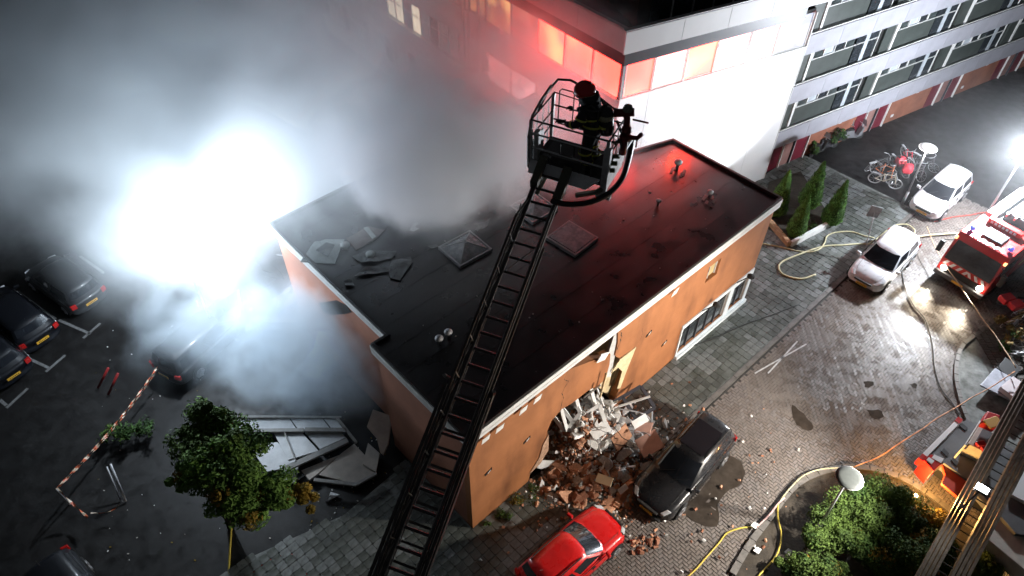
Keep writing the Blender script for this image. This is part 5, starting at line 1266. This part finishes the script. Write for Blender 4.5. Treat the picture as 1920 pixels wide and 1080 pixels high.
# two people crouching by the scooters at the ground wall, and scooters
def scooter(px,py,rz,c,label,group='scooters and bikes parked against the gallery wall'):
    p=G(px,py,0);t=thing('scooter',label,'scooter',p,R(rz),group)
    for x in (-.5,.5):
        b=MB();b.lathe([(.1,-.05),(.2,-.05),(.22,0),(.2,.05),(.1,.05)],(0,0,0),14);b.xform(Matrix.Translation((x,0,.22))@Matrix.Rotation(math.pi/2,4,'X'));b.build('wheel',M['tyre'],t)
    b=MB();b.prism([(-.65,.45),(-.6,.7),(-.1,.72),(0,.35),(.25,.32),(.42,.85),(.5,.85),(.5,.3),(.2,.2),(-.4,.25)],-.16,.16);b.v=[(x,-z,y) for x,y,z in b.v];b.build('body',mat('scooter_paint',c,.35),t,recalc=True,bevel=.04)
    b=MB();b.box(-.62,-.08,-.13,.13,.725,.80);b.build('seat',M['blackplastic'],t,bevel=.03)
    b=MB();b.tube([(.38,.3,1.0),(.42,0,1.0),(.38,-.3,1.0)],.018,5);b.tube([(.5,0,.4),(.42,0,1.0)],.025,5);b.build('handlebar',M['alu'],t)
    b=MB();b.add([(.52,-.2,.9),(.52,.2,.9),(.44,.15,1.3),(.44,-.15,1.3)],[(0,1,2,3)]);b.build('windshield',M['paleglass'],t)
    return t
scooter(1530,290,35,(.03,.03,.03),'black scooter nearest the white block by the orange wall')
scooter(1548,280,20,(.05,.05,.055),'dark scooter second along the orange wall')
scooter(1575,265,40,(.03,.03,.035),'black scooter under the dark bush by the wall')
scooter(1595,262,15,(.18,.18,.19),'grey scooter farthest along the wall')
plant('shrub','dark bush against the orange wall behind the scooters','shrub',[(G(1522,278,.6),(.5,.4,.5),0),(G(1570,255,1.0),(.5,.5,.6),0)],G(1545,275),[M['leafdk']],.09,90,dens=600)
# ---------------- rubble in front of the collapsed wall ----------------
M['brickred']=mat('broken_orange_plaster',(.58,.30,.18),.85,var=.3,vscale=5,bump=.4,bscale=20)
M['brick2']=mat('broken_brick',(.30,.13,.075),.9,var=.3,vscale=6,bump=.5,bscale=20)
M['conc']=mat('broken_concrete',(.48,.46,.43),.85,var=.3,vscale=5,bump=.4)
M['gyps']=mat('white_plasterboard',(.84,.84,.82),.7,var=.1,vscale=5)
def chunk_mesh(seed,m,fl=.45,k=9):
    rn=random.Random(seed);bm=bmesh.new()
    for i in range(k):
        a=rn.uniform(0,6.28);r_=rn.uniform(.55,1)
        for z in (-fl,fl): bm.verts.new((math.cos(a)*r_,math.sin(a)*r_*.8,z*rn.uniform(.6,1)))
    g=bmesh.ops.convex_hull(bm,input=bm.verts);bmesh.ops.delete(bm,geom=[e for e in g['geom_interior'] if isinstance(e,bmesh.types.BMVert)],context='VERTS')
    bmesh.ops.recalc_face_normals(bm,faces=bm.faces)
    me=bpy.data.meshes.new('rubble_chunk');bm.to_mesh(me);bm.free();me.materials.append(m);return me
CH={'o':[chunk_mesh(i,M['brickred'],.28) for i in range(5)],'b':[chunk_mesh(10+i,M['brick2'],.5) for i in range(4)],'c':[chunk_mesh(20+i,M['conc'],.4) for i in range(4)],'w':[chunk_mesh(30+i,M['gyps'],.12,6) for i in range(4)]}
# pile height over local building coordinates
pc=Vector(GL(1125,880)+(0,));
def ph(x,y):
    d1=math.hypot((x-pc.x-.2)/2.2,(y-pc.y-.6)/1.7);d2=math.hypot((x-5.6)/1.9,(y-.1)/1.5)
    return max(0,1.0*(1-d1**1.4))*.62+max(0,1.45*(1-d2**1.5))
RG={'o':'orange plaster chunks of the collapsed wall','b':'broken brick lumps in the rubble','c':'grey concrete lumps in the rubble','w':'white board pieces in the rubble'}
LBL={'o':'one of many flat orange plaster chunks spilled from the wall','b':'one of many red-brown brick lumps in the rubble heap','c':'one of many grey concrete lumps in the rubble heap','w':'one of many white board fragments in the rubble heap'}
rr=random.Random(5)
def place(kind,x,y,s,extra=0,tilt=.6):
    o_=bpy.data.objects.new({'o':'plaster_chunk','b':'brick_chunk','c':'concrete_chunk','w':'board_fragment'}[kind],rr.choice(CH[kind]));col.objects.link(o_)
    o_.location=LB(x,y,.12+ph(x,y)+extra);o_.scale=(s*rr.uniform(.7,1.3),s*rr.uniform(.7,1.1),s*rr.uniform(.7,1.2));o_.rotation_euler=(rr.gauss(0,tilt),rr.gauss(0,tilt),rr.uniform(0,6.28))
    px_,py_=loc2px(o_.location)
    where=('near the foot of the heap by the red car' if py_>940 else 'high in the wall gap' if py_<790 else 'on the side of the heap next to the black car' if px_>1165 else 'on the left flank of the heap by the wall' if px_<1070 else 'in the middle of the heap')
    big=('large ' if max(o_.scale)>.27 else 'small ' if max(o_.scale)<.13 else 'medium ')
    return tag(o_,big+LBL[kind].replace('one of many ','').split(' spilled')[0].replace(' lumps',' lump').replace(' chunks',' chunk').replace('fragments','fragment').replace(' in the rubble heap','')+' '+where,{'o':'plaster chunk','b':'brick chunk','c':'concrete chunk','w':'board'}[kind],RG[kind])
for k in range(105):
    px=rr.gauss(1105,46);py=rr.gauss(893,30);x,y=GL(px,py,.5)
    if y>.1:y=-.1
    place('o' if rr.random()<.6 else rr.choice('bcw'),x,y,rr.uniform(.12,.36)*(1.5 if rr.random()<.12 else 1))
for k in range(95):
    px=rr.gauss(1165,50);py=rr.gauss(815,32);x,y=GL(px,py,1.0)
    if y>.3: continue
    place('c' if rr.random()<.45 else 'w',x,y,rr.uniform(.16,.46),.16)
for k in range(40):
    px=rr.gauss(1080,28);py=rr.gauss(795,28);x,y=GL(px,py,1.2)
    place('c' if rr.random()<.5 else 'w',x,y,rr.uniform(.12,.32),.12)
for k in range(26):
    px=rr.gauss(1210,16);py=rr.gauss(1018,12);x,y=GL(px,py,0);place('b' if rr.random()<.7 else 'o',x,y,rr.uniform(.06,.16),-.08)
for k in range(24):
    px=rr.uniform(1020,1240);py=rr.uniform(890,1010);x,y=GL(px,py,0)
    if y<-.2: place('o' if rr.random()<.6 else 'b',x,y,rr.uniform(.04,.13),-.02)
# fine rubble: one stuff object; the heap underneath is its body
b=MB();rn=random.Random(8)
hp_=MB();n_=44
grid={}
for i in range(n_+1):
    for j in range(n_+1):
        x=1.6+i*8.0/n_;y=-4.4+j*5.6/n_
        z=.10+ph(x,y)-.06+.12*mnoise.noise(Vector((x*2.2,y*2.2,1)))*(1 if ph(x,y)>.05 else .0)
        if ph(x,y)<=.02: z=-.1
        hp_.v.append((x,y,z))
for i in range(n_):
    for j in range(n_):
        a=i*(n_+1)+j;hp_.f.append([a,a+n_+1,a+n_+2,a+1]);hp_.m.append(0)
hpo=hp_.build('rubble_heap',mat('crushed_rubble',(.15,.09,.06),.95,var=.6,vscale=5,c2=(.32,.24,.19),bump=1,bscale=18,bdist=.05),None,kind='stuff');hpo.location=N0;hpo.rotation_euler=(0,0,BA);tag(hpo,'crushed rubble filling the gap in the orange wall','rubble')
for k in range(2600):
    if k<2480: x=rn.gauss(pc.x+.3,1.4);y=rn.gauss(pc.y+.4,1.1)
    else: x,y=GL(rn.uniform(900,1500),rn.uniform(760,1078),0)
    if y>-.05 and not(3.6<x<7.4):continue
    s=rn.uniform(.015,.06);z=.11+ph(x,y)+s*.3
    u=Vector((rn.gauss(0,1),rn.gauss(0,1),rn.gauss(0,.4))).normalized()*s;v_=u.orthogonal().normalized()*s*.7;w2=u.cross(v_).normalized()*s*.5
    b.obox((x,y,z),u,v_,w2,rn.choice((0,0,1,1,2,3)))
o_=b.build('rubble_crumbs',[M['brickred'],M['brick2'],M['conc'],M['gyps']],None,kind='stuff');o_.location=N0;o_.rotation_euler=(0,0,BA);tag(o_,'small crumbs of brick and plaster scattered over heap, pavement and road','rubble')
for k in range(55):
    px=rr.choice((rr.gauss(1235,22),rr.gauss(1015,20),rr.gauss(1180,60)));py=rr.gauss(850,45) if px>1100 else rr.gauss(915,20)
    x,y=GL(px,py,.2)
    if y<-.05: place(rr.choice('obcwc'),x,y,rr.uniform(.07,.24),-.03)
for i,(px,py,z) in enumerate(((1120,770,2.0),(1100,800,1.7),(1150,800,1.5),(1190,815,1.2),(1140,840,1.2),(1085,830,1.4))):
    pts=[Vector((0,0,0))]
    for q in range(5): pts.append(pts[-1]+Vector((rr.gauss(.1,.16),rr.gauss(0,.16),rr.gauss(.02,.1))))
    b=MB();b.tube(arc(pts,4),.014,5);o_=b.build('bent_rod',M['rim'] if i%2 else M['crack'],None,smooth=True);o_.location=G(px,py,z);tag(o_,('bent grey rod highest in the wall gap','bent dark rod left of the twisted window frame','bent dark rod under the white boards','bent grey rod near the pink slabs','bent dark rod in the heap centre','bent grey rod above the orange chunks')[i],'rod')
# larger single pieces one can tell apart
def board(name,label,cat,px,py,z,u,v,th,m,bevel=.004):
    b=MB();u=Vector(u);v=Vector(v);n2=u.cross(v).normalized();b.obox((0,0,0),u/2,v/2,n2*th/2);o=b.build(name,m,None,bevel=bevel);o.location=G(px,py,z);return tag(o,label,cat)
board('wall_slab','pinkish triangular slab leaning beside the black car','slab',1218,832,.9,(.75,.35,.25),(-.3,.65,.15),.08,mat('pink_render_slab',(.55,.33,.27),.8,var=.1,vscale=4))
board('wall_slab','grey-edged pink slab just above the larger pink one','slab',1207,802,1.1,(.55,-.1,.15),(.15,.35,.15),.06,mat('pink_render_slab',(.55,.33,.27),.8,var=.1,vscale=4))
board('insulation_board','bright white rectangular board on top of the rubble','board',1125,806,1.6,(.62,.42,.10),(-.2,.35,.12),.05,M['gyps'])
board('insulation_board','white board lying near the top right of the rubble','board',1200,790,1.3,(.55,.35,.05),(-.12,.25,.1),.05,M['gyps'])
board('insulation_board','cream board in the middle of the brick lumps','board',1133,900,1.0,(.5,-.25,.1),(.12,.28,.1),.06,mat('cream_board',(.60,.45,.28),.7))
board('insulation_board','small white block at the heap foot by the car bumper','board',1168,917,.4,(.28,.22,.05),(-.1,.14,.08),.1,M['gyps'])
board('wall_slab','broad orange slab leaning in the centre of the heap','slab',1165,820,1.2,(.55,.5,.25),(-.25,.35,.3),.1,M['brickred'])
def wframe(label,px,py,z,u,v,m):
    t=thing('window_frame',label,'window frame',G(px,py,z));u=Vector(u);v=Vector(v)
    for a,c in ((-u/2-v/2,u/2-v/2),(u/2-v/2,u/2+v/2),(u/2+v/2,-u/2+v/2),(-u/2+v/2,-u/2-v/2),(-v/2,v/2)):
        b=MB();b.bar(a*1.35,c*1.35,.13,.08,up=u.cross(v));b.build('frame_bar',m,t)
wframe('twisted white window frame sticking up in the wall gap',1085,765,2.2,(.8,.5,.2),(-.25,.3,.85),M['gyps'])
wframe('smaller white frame leaning at the right of the twisted one',1112,790,1.7,(.5,.2,.35),(-.2,.3,.5),M['gyps'])
wframe('white frame at the left jamb of the gap',1062,775,2.0,(.4,.3,.5),(-.35,.35,.3),M['gyps'])
wframe('black metal frame lying over the rubble by the wall',1180,765,.9,(1.1,.7,.1),(-.35,.6,.2),M['darkmetal'])
for i,(px,py,z,q) in enumerate(((1065,800,1.6,(.9,.5,.5)),(1095,745,2.4,(.5,-.1,.9)),(1125,745,2.4,(.1,.1,1.3)),(1135,770,1.6,(-.4,.2,1.1)),(1160,762,1.4,(1.2,.4,.1)))):
    b=MB();b.bar((0,0,0),q,.07,.05);o_=b.build('timber_batten',(M['gyps'],M['conc'],M['cream'],M['frame'],M['frame'])[i],None);o_.location=G(px,py,z);tag(o_,('white batten crossing the left of the gap','short grey batten high in the gap','cream batten standing against the inner wall','pale batten leaning in the gap centre','long pale batten lying towards the pavement')[i],'batten')
# ---------------- fallen wall panels on the left ----------------
M['panelg']=mat('grey_fallen_panel',(.68,.69,.70),.7,var=.15,vscale=1.5,bump=.15)
M['panelb']=mat('brownish_fallen_panel',(.48,.43,.38),.75,var=.25,vscale=1.5,bump=.2)
fp=thing('fallen_wall','fallen grey wall of joined panels lying under smoke beside the tree','fallen wall',G(560,850))
fc=G(560,850)
def fpan(name,pts,z,m,th=.08,pt=fp,tilt=0):
    b=MB();P=[G(x,y,z) for x,y in pts];b.prism([(p.x-fc.x,p.y-fc.y) for p in P],z-th,z);return b.build(name,m,pt,recalc=True)
for q in (((425,783),(440,783),(456,806),(430,806)),((443,783),(541,783),(557,806),(459,806)),((544,783),(603,783),(620,805),(560,806)),((606,783),(628,783),(643,804),(623,805))): fpan('wall_panel',q,.45,M['panelg'])
for q in (((452,813),(470,812),(482,829),(464,832)),((513,811),(566,811),(597,845),(540,862)),):fpan('wall_panel',q,.40,M['panelg'])
for q in (((466,834),(520,829),(556,863),(532,878),(500,884)),((600,842),(572,811),(640,811),(648,820))): fpan('wall_panel',q,.36,M['panelg'])
for q in (((640,850),(664,832),(700,870),(706,888),(668,908),(598,890)),((565,882),(636,853),(596,888),(580,900))): fpan('wall_panel',q,.30,M['panelb'])
fpan('wall_panel',((538,885),(560,872),(552,905),(530,902)),.32,M['panelg'])
for (a,c,wd) in (((425,782),(518,782),.10),((518,782),(640,783),.08),((450,808),(570,807),.14),((572,806),(650,807),.16),((530,882),(652,826),.22),((589,900),(668,909),.12),((668,909),(706,888),.1),((534,812),(556,868),.04),((442,784),(468,822),.04),((632,784),(668,830),.1)):
    b=MB();b.bar(G(*a,.5)-fc,G(*c,.5)-fc,wd,.1);b.build('frame_beam',mat('grey_beam',(.27,.26,.245),.6,var=.2,vscale=4),fp)
slabthing('wall_slab','pale broken slab leaning on the foot of the left orange wall','slab',((688,800),(700,770),(735,782),(728,830),(718,850),(712,845),(706,820)),.8,.12,mat('pale_render_slab',(.42,.33,.27),.8,var=.2,vscale=2),tiltx=.1)
slabthing('wall_slab','grey triangular slab piece lying alone below the fallen wall','slab',((612,940),(620,922),(637,927)),.12,.05,M['panelg'])
slabthing('wall_slab','brown slab edge beneath the pale leaning one','slab',((690,830),(712,850),(705,885),(680,870)),.4,.1,M['panelb'])
rn=random.Random(3)
b=MB()
for k in range(260):
    px=rn.choice((rn.uniform(180,780),rn.gauss(640,60)));py=rn.uniform(600,1075)
    P=G(px,py,.01);x,y=toL(P)
    if x>-.1 and y>-.1:continue
    s=rn.uniform(.008,.032);u=Vector((rn.gauss(0,1),rn.gauss(0,1),0)).normalized()*s;b.obox(P+Vector((0,0,.01)),u,Vector((-u.y,u.x,0))*.6,Vector((0,0,s*.3)),rn.choice((0,1,2)))
o_=b.build('ground_litter',[M['conc'],M['gyps'],M['leafy']],None,kind='stuff');tag(o_,'scattered crumbs and leaves on the dark parking ground','litter')
# debris behind the building in the smoke, low broken wall
slabthing('wall_slab','long broken wall edge in the smoke behind the left wall','slab',((480,592),(570,594),(572,605),(478,604)),.9,.5,M['panelb'])
for k in range(16):
    px=rn.uniform(520,570);py=rn.uniform(520,590);o_=bpy.data.objects.new('brick_chunk',rr.choice(CH['b']+CH['c']));col.objects.link(o_);s=rn.uniform(.15,.4);o_.scale=(s,s,s);o_.location=G(px,py,.3);o_.rotation_euler=(rn.uniform(0,3),rn.uniform(0,3),0);tag(o_,'one of the lumps fallen outside the smoky left wall','brick chunk','lumps fallen in the smoke by the left wall')
# ---------------- loose things on the black roof ----------------
RZ=5.875
def roofsheet(name,label,cat,pts,m,z=RZ+.03,th=.02,crumple=.1,sub=3):
    P=[G(x,y,z) for x,y in pts];c=sum(P,Vector())/len(P);bm=bmesh.new();vs=[bm.verts.new((p.x-c.x,p.y-c.y,0)) for p in P];f=bm.faces.new(vs)
    bmesh.ops.triangulate(bm,faces=[f]);bmesh.ops.subdivide_edges(bm,edges=bm.edges,cuts=sub,use_grid_fill=True)
    for v in bm.verts:
        v.co.z+=crumple*abs(mnoise.noise(v.co*2.2+Vector((P[0].x,0,0))))
    me=bpy.data.meshes.new(name);bm.to_mesh(me);bm.free();me.materials.append(m);o=bpy.data.objects.new(name,me);col.objects.link(o);o.location=c
    md=o.modifiers.new('t','SOLIDIFY');md.thickness=th;return tag(o,label,cat)
M['film']=mat('grey_torn_film',(.10,.105,.105),.4,var=.5,vscale=3,rvar=.15)
M['palefilm']=mat('pale_torn_sheet',(.34,.37,.36),.5,var=.3,vscale=2)
roofsheet('torn_sheet','pale torn sheet hanging over the left roof edge','sheet',((563,492),(590,455),(612,450),(646,450),(628,495)),M['palefilm'],crumple=.12)
roofsheet('torn_sheet','dark stained patch lying on the pale sheet','sheet',((592,470),(612,455),(628,460),(615,482)),M['film'],z=RZ+.17,crumple=.05)
roofsheet('wall_panel_piece','brownish plank panel lying flat near the left roof edge','panel',((650,448),(690,425),(722,432),(700,452),(668,470)),mat('brown_plank',(.15,.12,.11),.7,var=.3,vscale=3),crumple=.05)
roofsheet('wall_panel_piece','pale strip on the brownish plank panel','panel',((682,428),(690,426),(705,444),(698,448)),M['palefilm'],z=RZ+.1,crumple=.02)
roofsheet('torn_sheet','crumpled grey film in the middle of the left roof','sheet',((660,482),(690,470),(745,473),(735,485),(705,492),(678,494)),M['film'])
roofsheet('torn_sheet','lower crumpled grey film strip on the left roof','sheet',((664,520),(685,502),(720,500),(730,510),(700,515)),M['film'])
roofsheet('torn_sheet','folded grey film at the right of the torn strips','sheet',((735,490),(770,482),(774,492),(750,526),(732,522),(728,505)),M['film'])
roofsheet('torn_sheet','small grey scrap below the torn films','sheet',((645,528),(660,524),(664,536),(648,538)),M['film'])
roofsheet('torn_sheet','small white scrap beside the drifting smoke on the roof','sheet',((768,432),(776,420),(786,418),(778,426),(786,430),(776,434)),M['palefilm'])
roofsheet('torn_sheet','grey scrap behind the pyramid skylight','sheet',((888,420),(910,418),(918,411),(915,424),(900,433)),M['film'])
roofsheet('torn_sheet','dark scrap left of the pyramid skylight','sheet',((802,463),(818,459),(822,464),(808,467)),M['film'])
for i,(px,py) in enumerate(((648,463),(695,480))):
    b=MB();b.lathe([(.16,0),(.17,.12),(.12,.16),(.04,.17)],(0,0,0),14);o_=b.build('roof_cap',M['palefilm'],None,smooth=True);o_.location=G(px,py,RZ);tag(o_,('round grey cap lying beside the pale torn sheet','round dull cap lying on the crumpled film')[i],'cap')
# burst roof area near the basket: bent frames and glass
rn=random.Random(21)
for i in range(22):
    px=rn.uniform(915,1000);py=rn.uniform(275,345);p=G(px,py,RZ+rn.uniform(.03,.25));q=Vector((rn.gauss(0,.5),rn.gauss(0,.5),rn.gauss(0,.12)))
    b=MB();b.tube([-q*.5,q*.1+Vector((0,0,.05)),q*.5],.02,5);o_=b.build('bent_bar',M['rim'],None);o_.location=p;tag(o_,'one of the bent metal bars torn up on the roof left of the basket','bar','bent bars on the roof left of the basket')
roofsheet('torn_sheet','crumpled sheet, gold standing in for warm light from the burst skylight left of the basket','sheet',((915,272),(935,262),(955,268),(950,285),(925,290)),mat('warm_glow_gold',(.5,.42,.22),.3,var=.5,vscale=6,metal=.5),z=RZ+.1,crumple=.3)  # gold colour stands in for warm light coming out of the roof
roofsheet('torn_sheet','grey torn sheet under the front of the basket','sheet',((945,385),(975,375),(990,395),(965,398)),M['film'])
roofsheet('torn_sheet','dark brown torn roofing by the burst skylight','sheet',((912,300),(950,290),(985,296),(990,318),(950,322)),mat('brown_roofing',(.10,.07,.05),.8,var=.5,vscale=5),crumple=.25)
b=MB()
for k in range(190):
    px=rn.uniform(560,1440);py=rn.uniform(280,720);P=G(px,py,RZ);x,y=toL(P)
    if not inpoly((x,y),inset(FOOT,.3)):continue
    s=rn.uniform(.006,.03) if rn.random()<.93 else rn.uniform(.04,.08);u=Vector((rn.gauss(0,1),rn.gauss(0,1),0)).normalized()*s;b.obox(P+Vector((0,0,.0)),u,Vector((-u.y,u.x,0))*.7,Vector((0,0,s*.4)),rn.choice((0,0,1)))
o_=b.build('roof_grit',[M['film'],M['conc']],None,kind='stuff');tag(o_,'small pale grit scattered over the black roof','grit')
# road litter
for i,(px,py,c) in enumerate(((1415,985,'white'),(1420,1032,'white'),(1478,1035,'grey'))):
    o_=slabthing('paper_scrap',('white scrap on the kerb of the bed','white crumpled scrap in the planting bed','grey tile lying at the bush edge')[i],('paper','paper','tile')[i],((px-8,py),(px,py-7),(px+8,py-2),(px+2,py+7)),.22,.04,M['gyps'] if i<2 else M['conc'])
# ---------------- smoke ----------------
def smoke(name,label,c,r,dens,seed,scale=.25,lo=.42,hi=.62,colr=(.9,.92,.95),aniso=.2,edge=.35,rot=0,absorb=0):
    bm=bmesh.new();bmesh.ops.create_icosphere(bm,subdivisions=3,radius=1)
    me=bpy.data.meshes.new(name);bm.to_mesh(me);bm.free()
    o=bpy.data.objects.new(name,me);col.objects.link(o);o.location=c;o.scale=r;o.rotation_euler=(0,0,rot)
    m=bpy.data.materials.new(name);m.use_nodes=True;n=m.node_tree
    n.nodes.remove(n.nodes['Principled BSDF']);out=n.nodes['Material Output']
    vp=n.nodes.new('ShaderNodeVolumePrincipled');vp.inputs['Color'].default_value=(*colr,1);vp.inputs['Anisotropy'].default_value=aniso
    tc=n.nodes.new('ShaderNodeTexCoord');ln=n.nodes.new('ShaderNodeVectorMath');ln.operation='LENGTH'
    n.links.new(tc.outputs['Object'],ln.inputs[0])
    mp=n.nodes.new('ShaderNodeVectorMath');mp.operation='MULTIPLY_ADD';mp.inputs[1].default_value=r;mp.inputs[2].default_value=(seed*7.3,seed*3.1,seed)
    n.links.new(tc.outputs['Object'],mp.inputs[0])
    nz=n.nodes.new('ShaderNodeTexNoise');nz.inputs['Scale'].default_value=scale;nz.inputs['Detail'].default_value=5;nz.inputs['Roughness'].default_value=.6;nz.inputs['Distortion'].default_value=.4
    n.links.new(mp.outputs[0],nz.inputs['Vector'])
    # radius pushed in and out by the noise so that the plume has billows
    ad=n.nodes.new('ShaderNodeMath');ad.operation='MULTIPLY_ADD';ad.inputs[1].default_value=-1.1;ad.inputs[2].default_value=.55
    n.links.new(nz.outputs[0],ad.inputs[0])
    su=n.nodes.new('ShaderNodeMath');su.operation='ADD';n.links.new(ln.outputs['Value'],su.inputs[0]);n.links.new(ad.outputs[0],su.inputs[1])
    mr=n.nodes.new('ShaderNodeMapRange');mr.interpolation_type='SMOOTHSTEP';mr.inputs[1].default_value=.95;mr.inputs[2].default_value=.95-edge;mr.inputs[3].default_value=0;mr.inputs[4].default_value=1
    n.links.new(su.outputs[0],mr.inputs[0])
    m2=n.nodes.new('ShaderNodeMapRange');m2.interpolation_type='SMOOTHSTEP';m2.inputs[1].default_value=lo;m2.inputs[2].default_value=hi;m2.inputs[3].default_value=.12;m2.inputs[4].default_value=1
    n.links.new(nz.outputs[0],m2.inputs[0])
    ed=n.nodes.new('ShaderNodeMapRange');ed.inputs[1].default_value=1;ed.inputs[2].default_value=.85;ed.inputs[3].default_value=0;ed.inputs[4].default_value=1
    n.links.new(ln.outputs['Value'],ed.inputs[0])
    k=n.nodes.new('ShaderNodeMath');k.operation='MULTIPLY';n.links.new(mr.outputs[0],k.inputs[0]);n.links.new(m2.outputs[0],k.inputs[1])
    k3=n.nodes.new('ShaderNodeMath');k3.operation='MULTIPLY';n.links.new(k.outputs[0],k3.inputs[0]);n.links.new(ed.outputs[0],k3.inputs[1])
    k2=n.nodes.new('ShaderNodeMath');k2.operation='MULTIPLY';k2.inputs[1].default_value=dens;n.links.new(k3.outputs[0],k2.inputs[0])
    n.links.new(k2.outputs[0],vp.inputs['Density']);n.links.new(vp.outputs[0],out.inputs['Volume'])
    me.materials.append(m)
    return tag(o,label,'smoke',None,'stuff')
smoke('smoke','thick white smoke glowing round the floodlight on the left',G(350,415,5.5),(6.4,5,4.8),.09,1,lo=.3,hi=.6,scale=.3,colr=(.88,.95,1),edge=.7)
smoke('smoke','pale grey smoke filling the far left sky over the parking lot',G(230,190,7.5),(14,10,7.5),.10,31,lo=.34,hi=.64,scale=.22,colr=(.9,.96,1),edge=.6)
smoke('smoke','huge thin cloud of smoke drifting up behind the black roof',G(520,200,7),(18,11,7.5),.20,4,lo=.38,hi=.60,colr=(.9,.96,1),scale=.2)
smoke('smoke','dense tongue of smoke drifting over the back edge of the black roof',G(815,285,8.0),(5.0,4.2,2.7),.75,5,scale=.40,lo=.34,hi=.52,colr=(.95,.96,1),edge=.35)
smoke('smoke','low bluish smoke rolling past the damaged left wall',G(598,640,2.4),(4.6,3.6,2.9),.75,9,scale=.55,lo=.36,hi=.56,colr=(.82,.92,1),edge=.5)
smoke('smoke','thin bluish smoke creeping over the parked estate car',G(400,610,2.0),(4.2,3.6,2.2),.30,23,scale=.4,lo=.3,hi=.6,colr=(.82,.92,1),edge=.5)
smoke('smoke','thin pale smoke veiling the upper left of the apartment block',G(640,90,9.5),(13,8,7),.11,12,colr=(.9,.95,1))
smoke('smoke','pink-lit smoke hanging before the left face of the apartment block',G(930,180,8.5),(4.8,4,3.8),.5,15,scale=.3,lo=.34,hi=.6)
smoke('smoke','faint mist glowing round the floodlight at the right edge',G(1900,290,4.5),(9,8,4.4),.005,19,scale=.2,lo=.3,hi=.6)
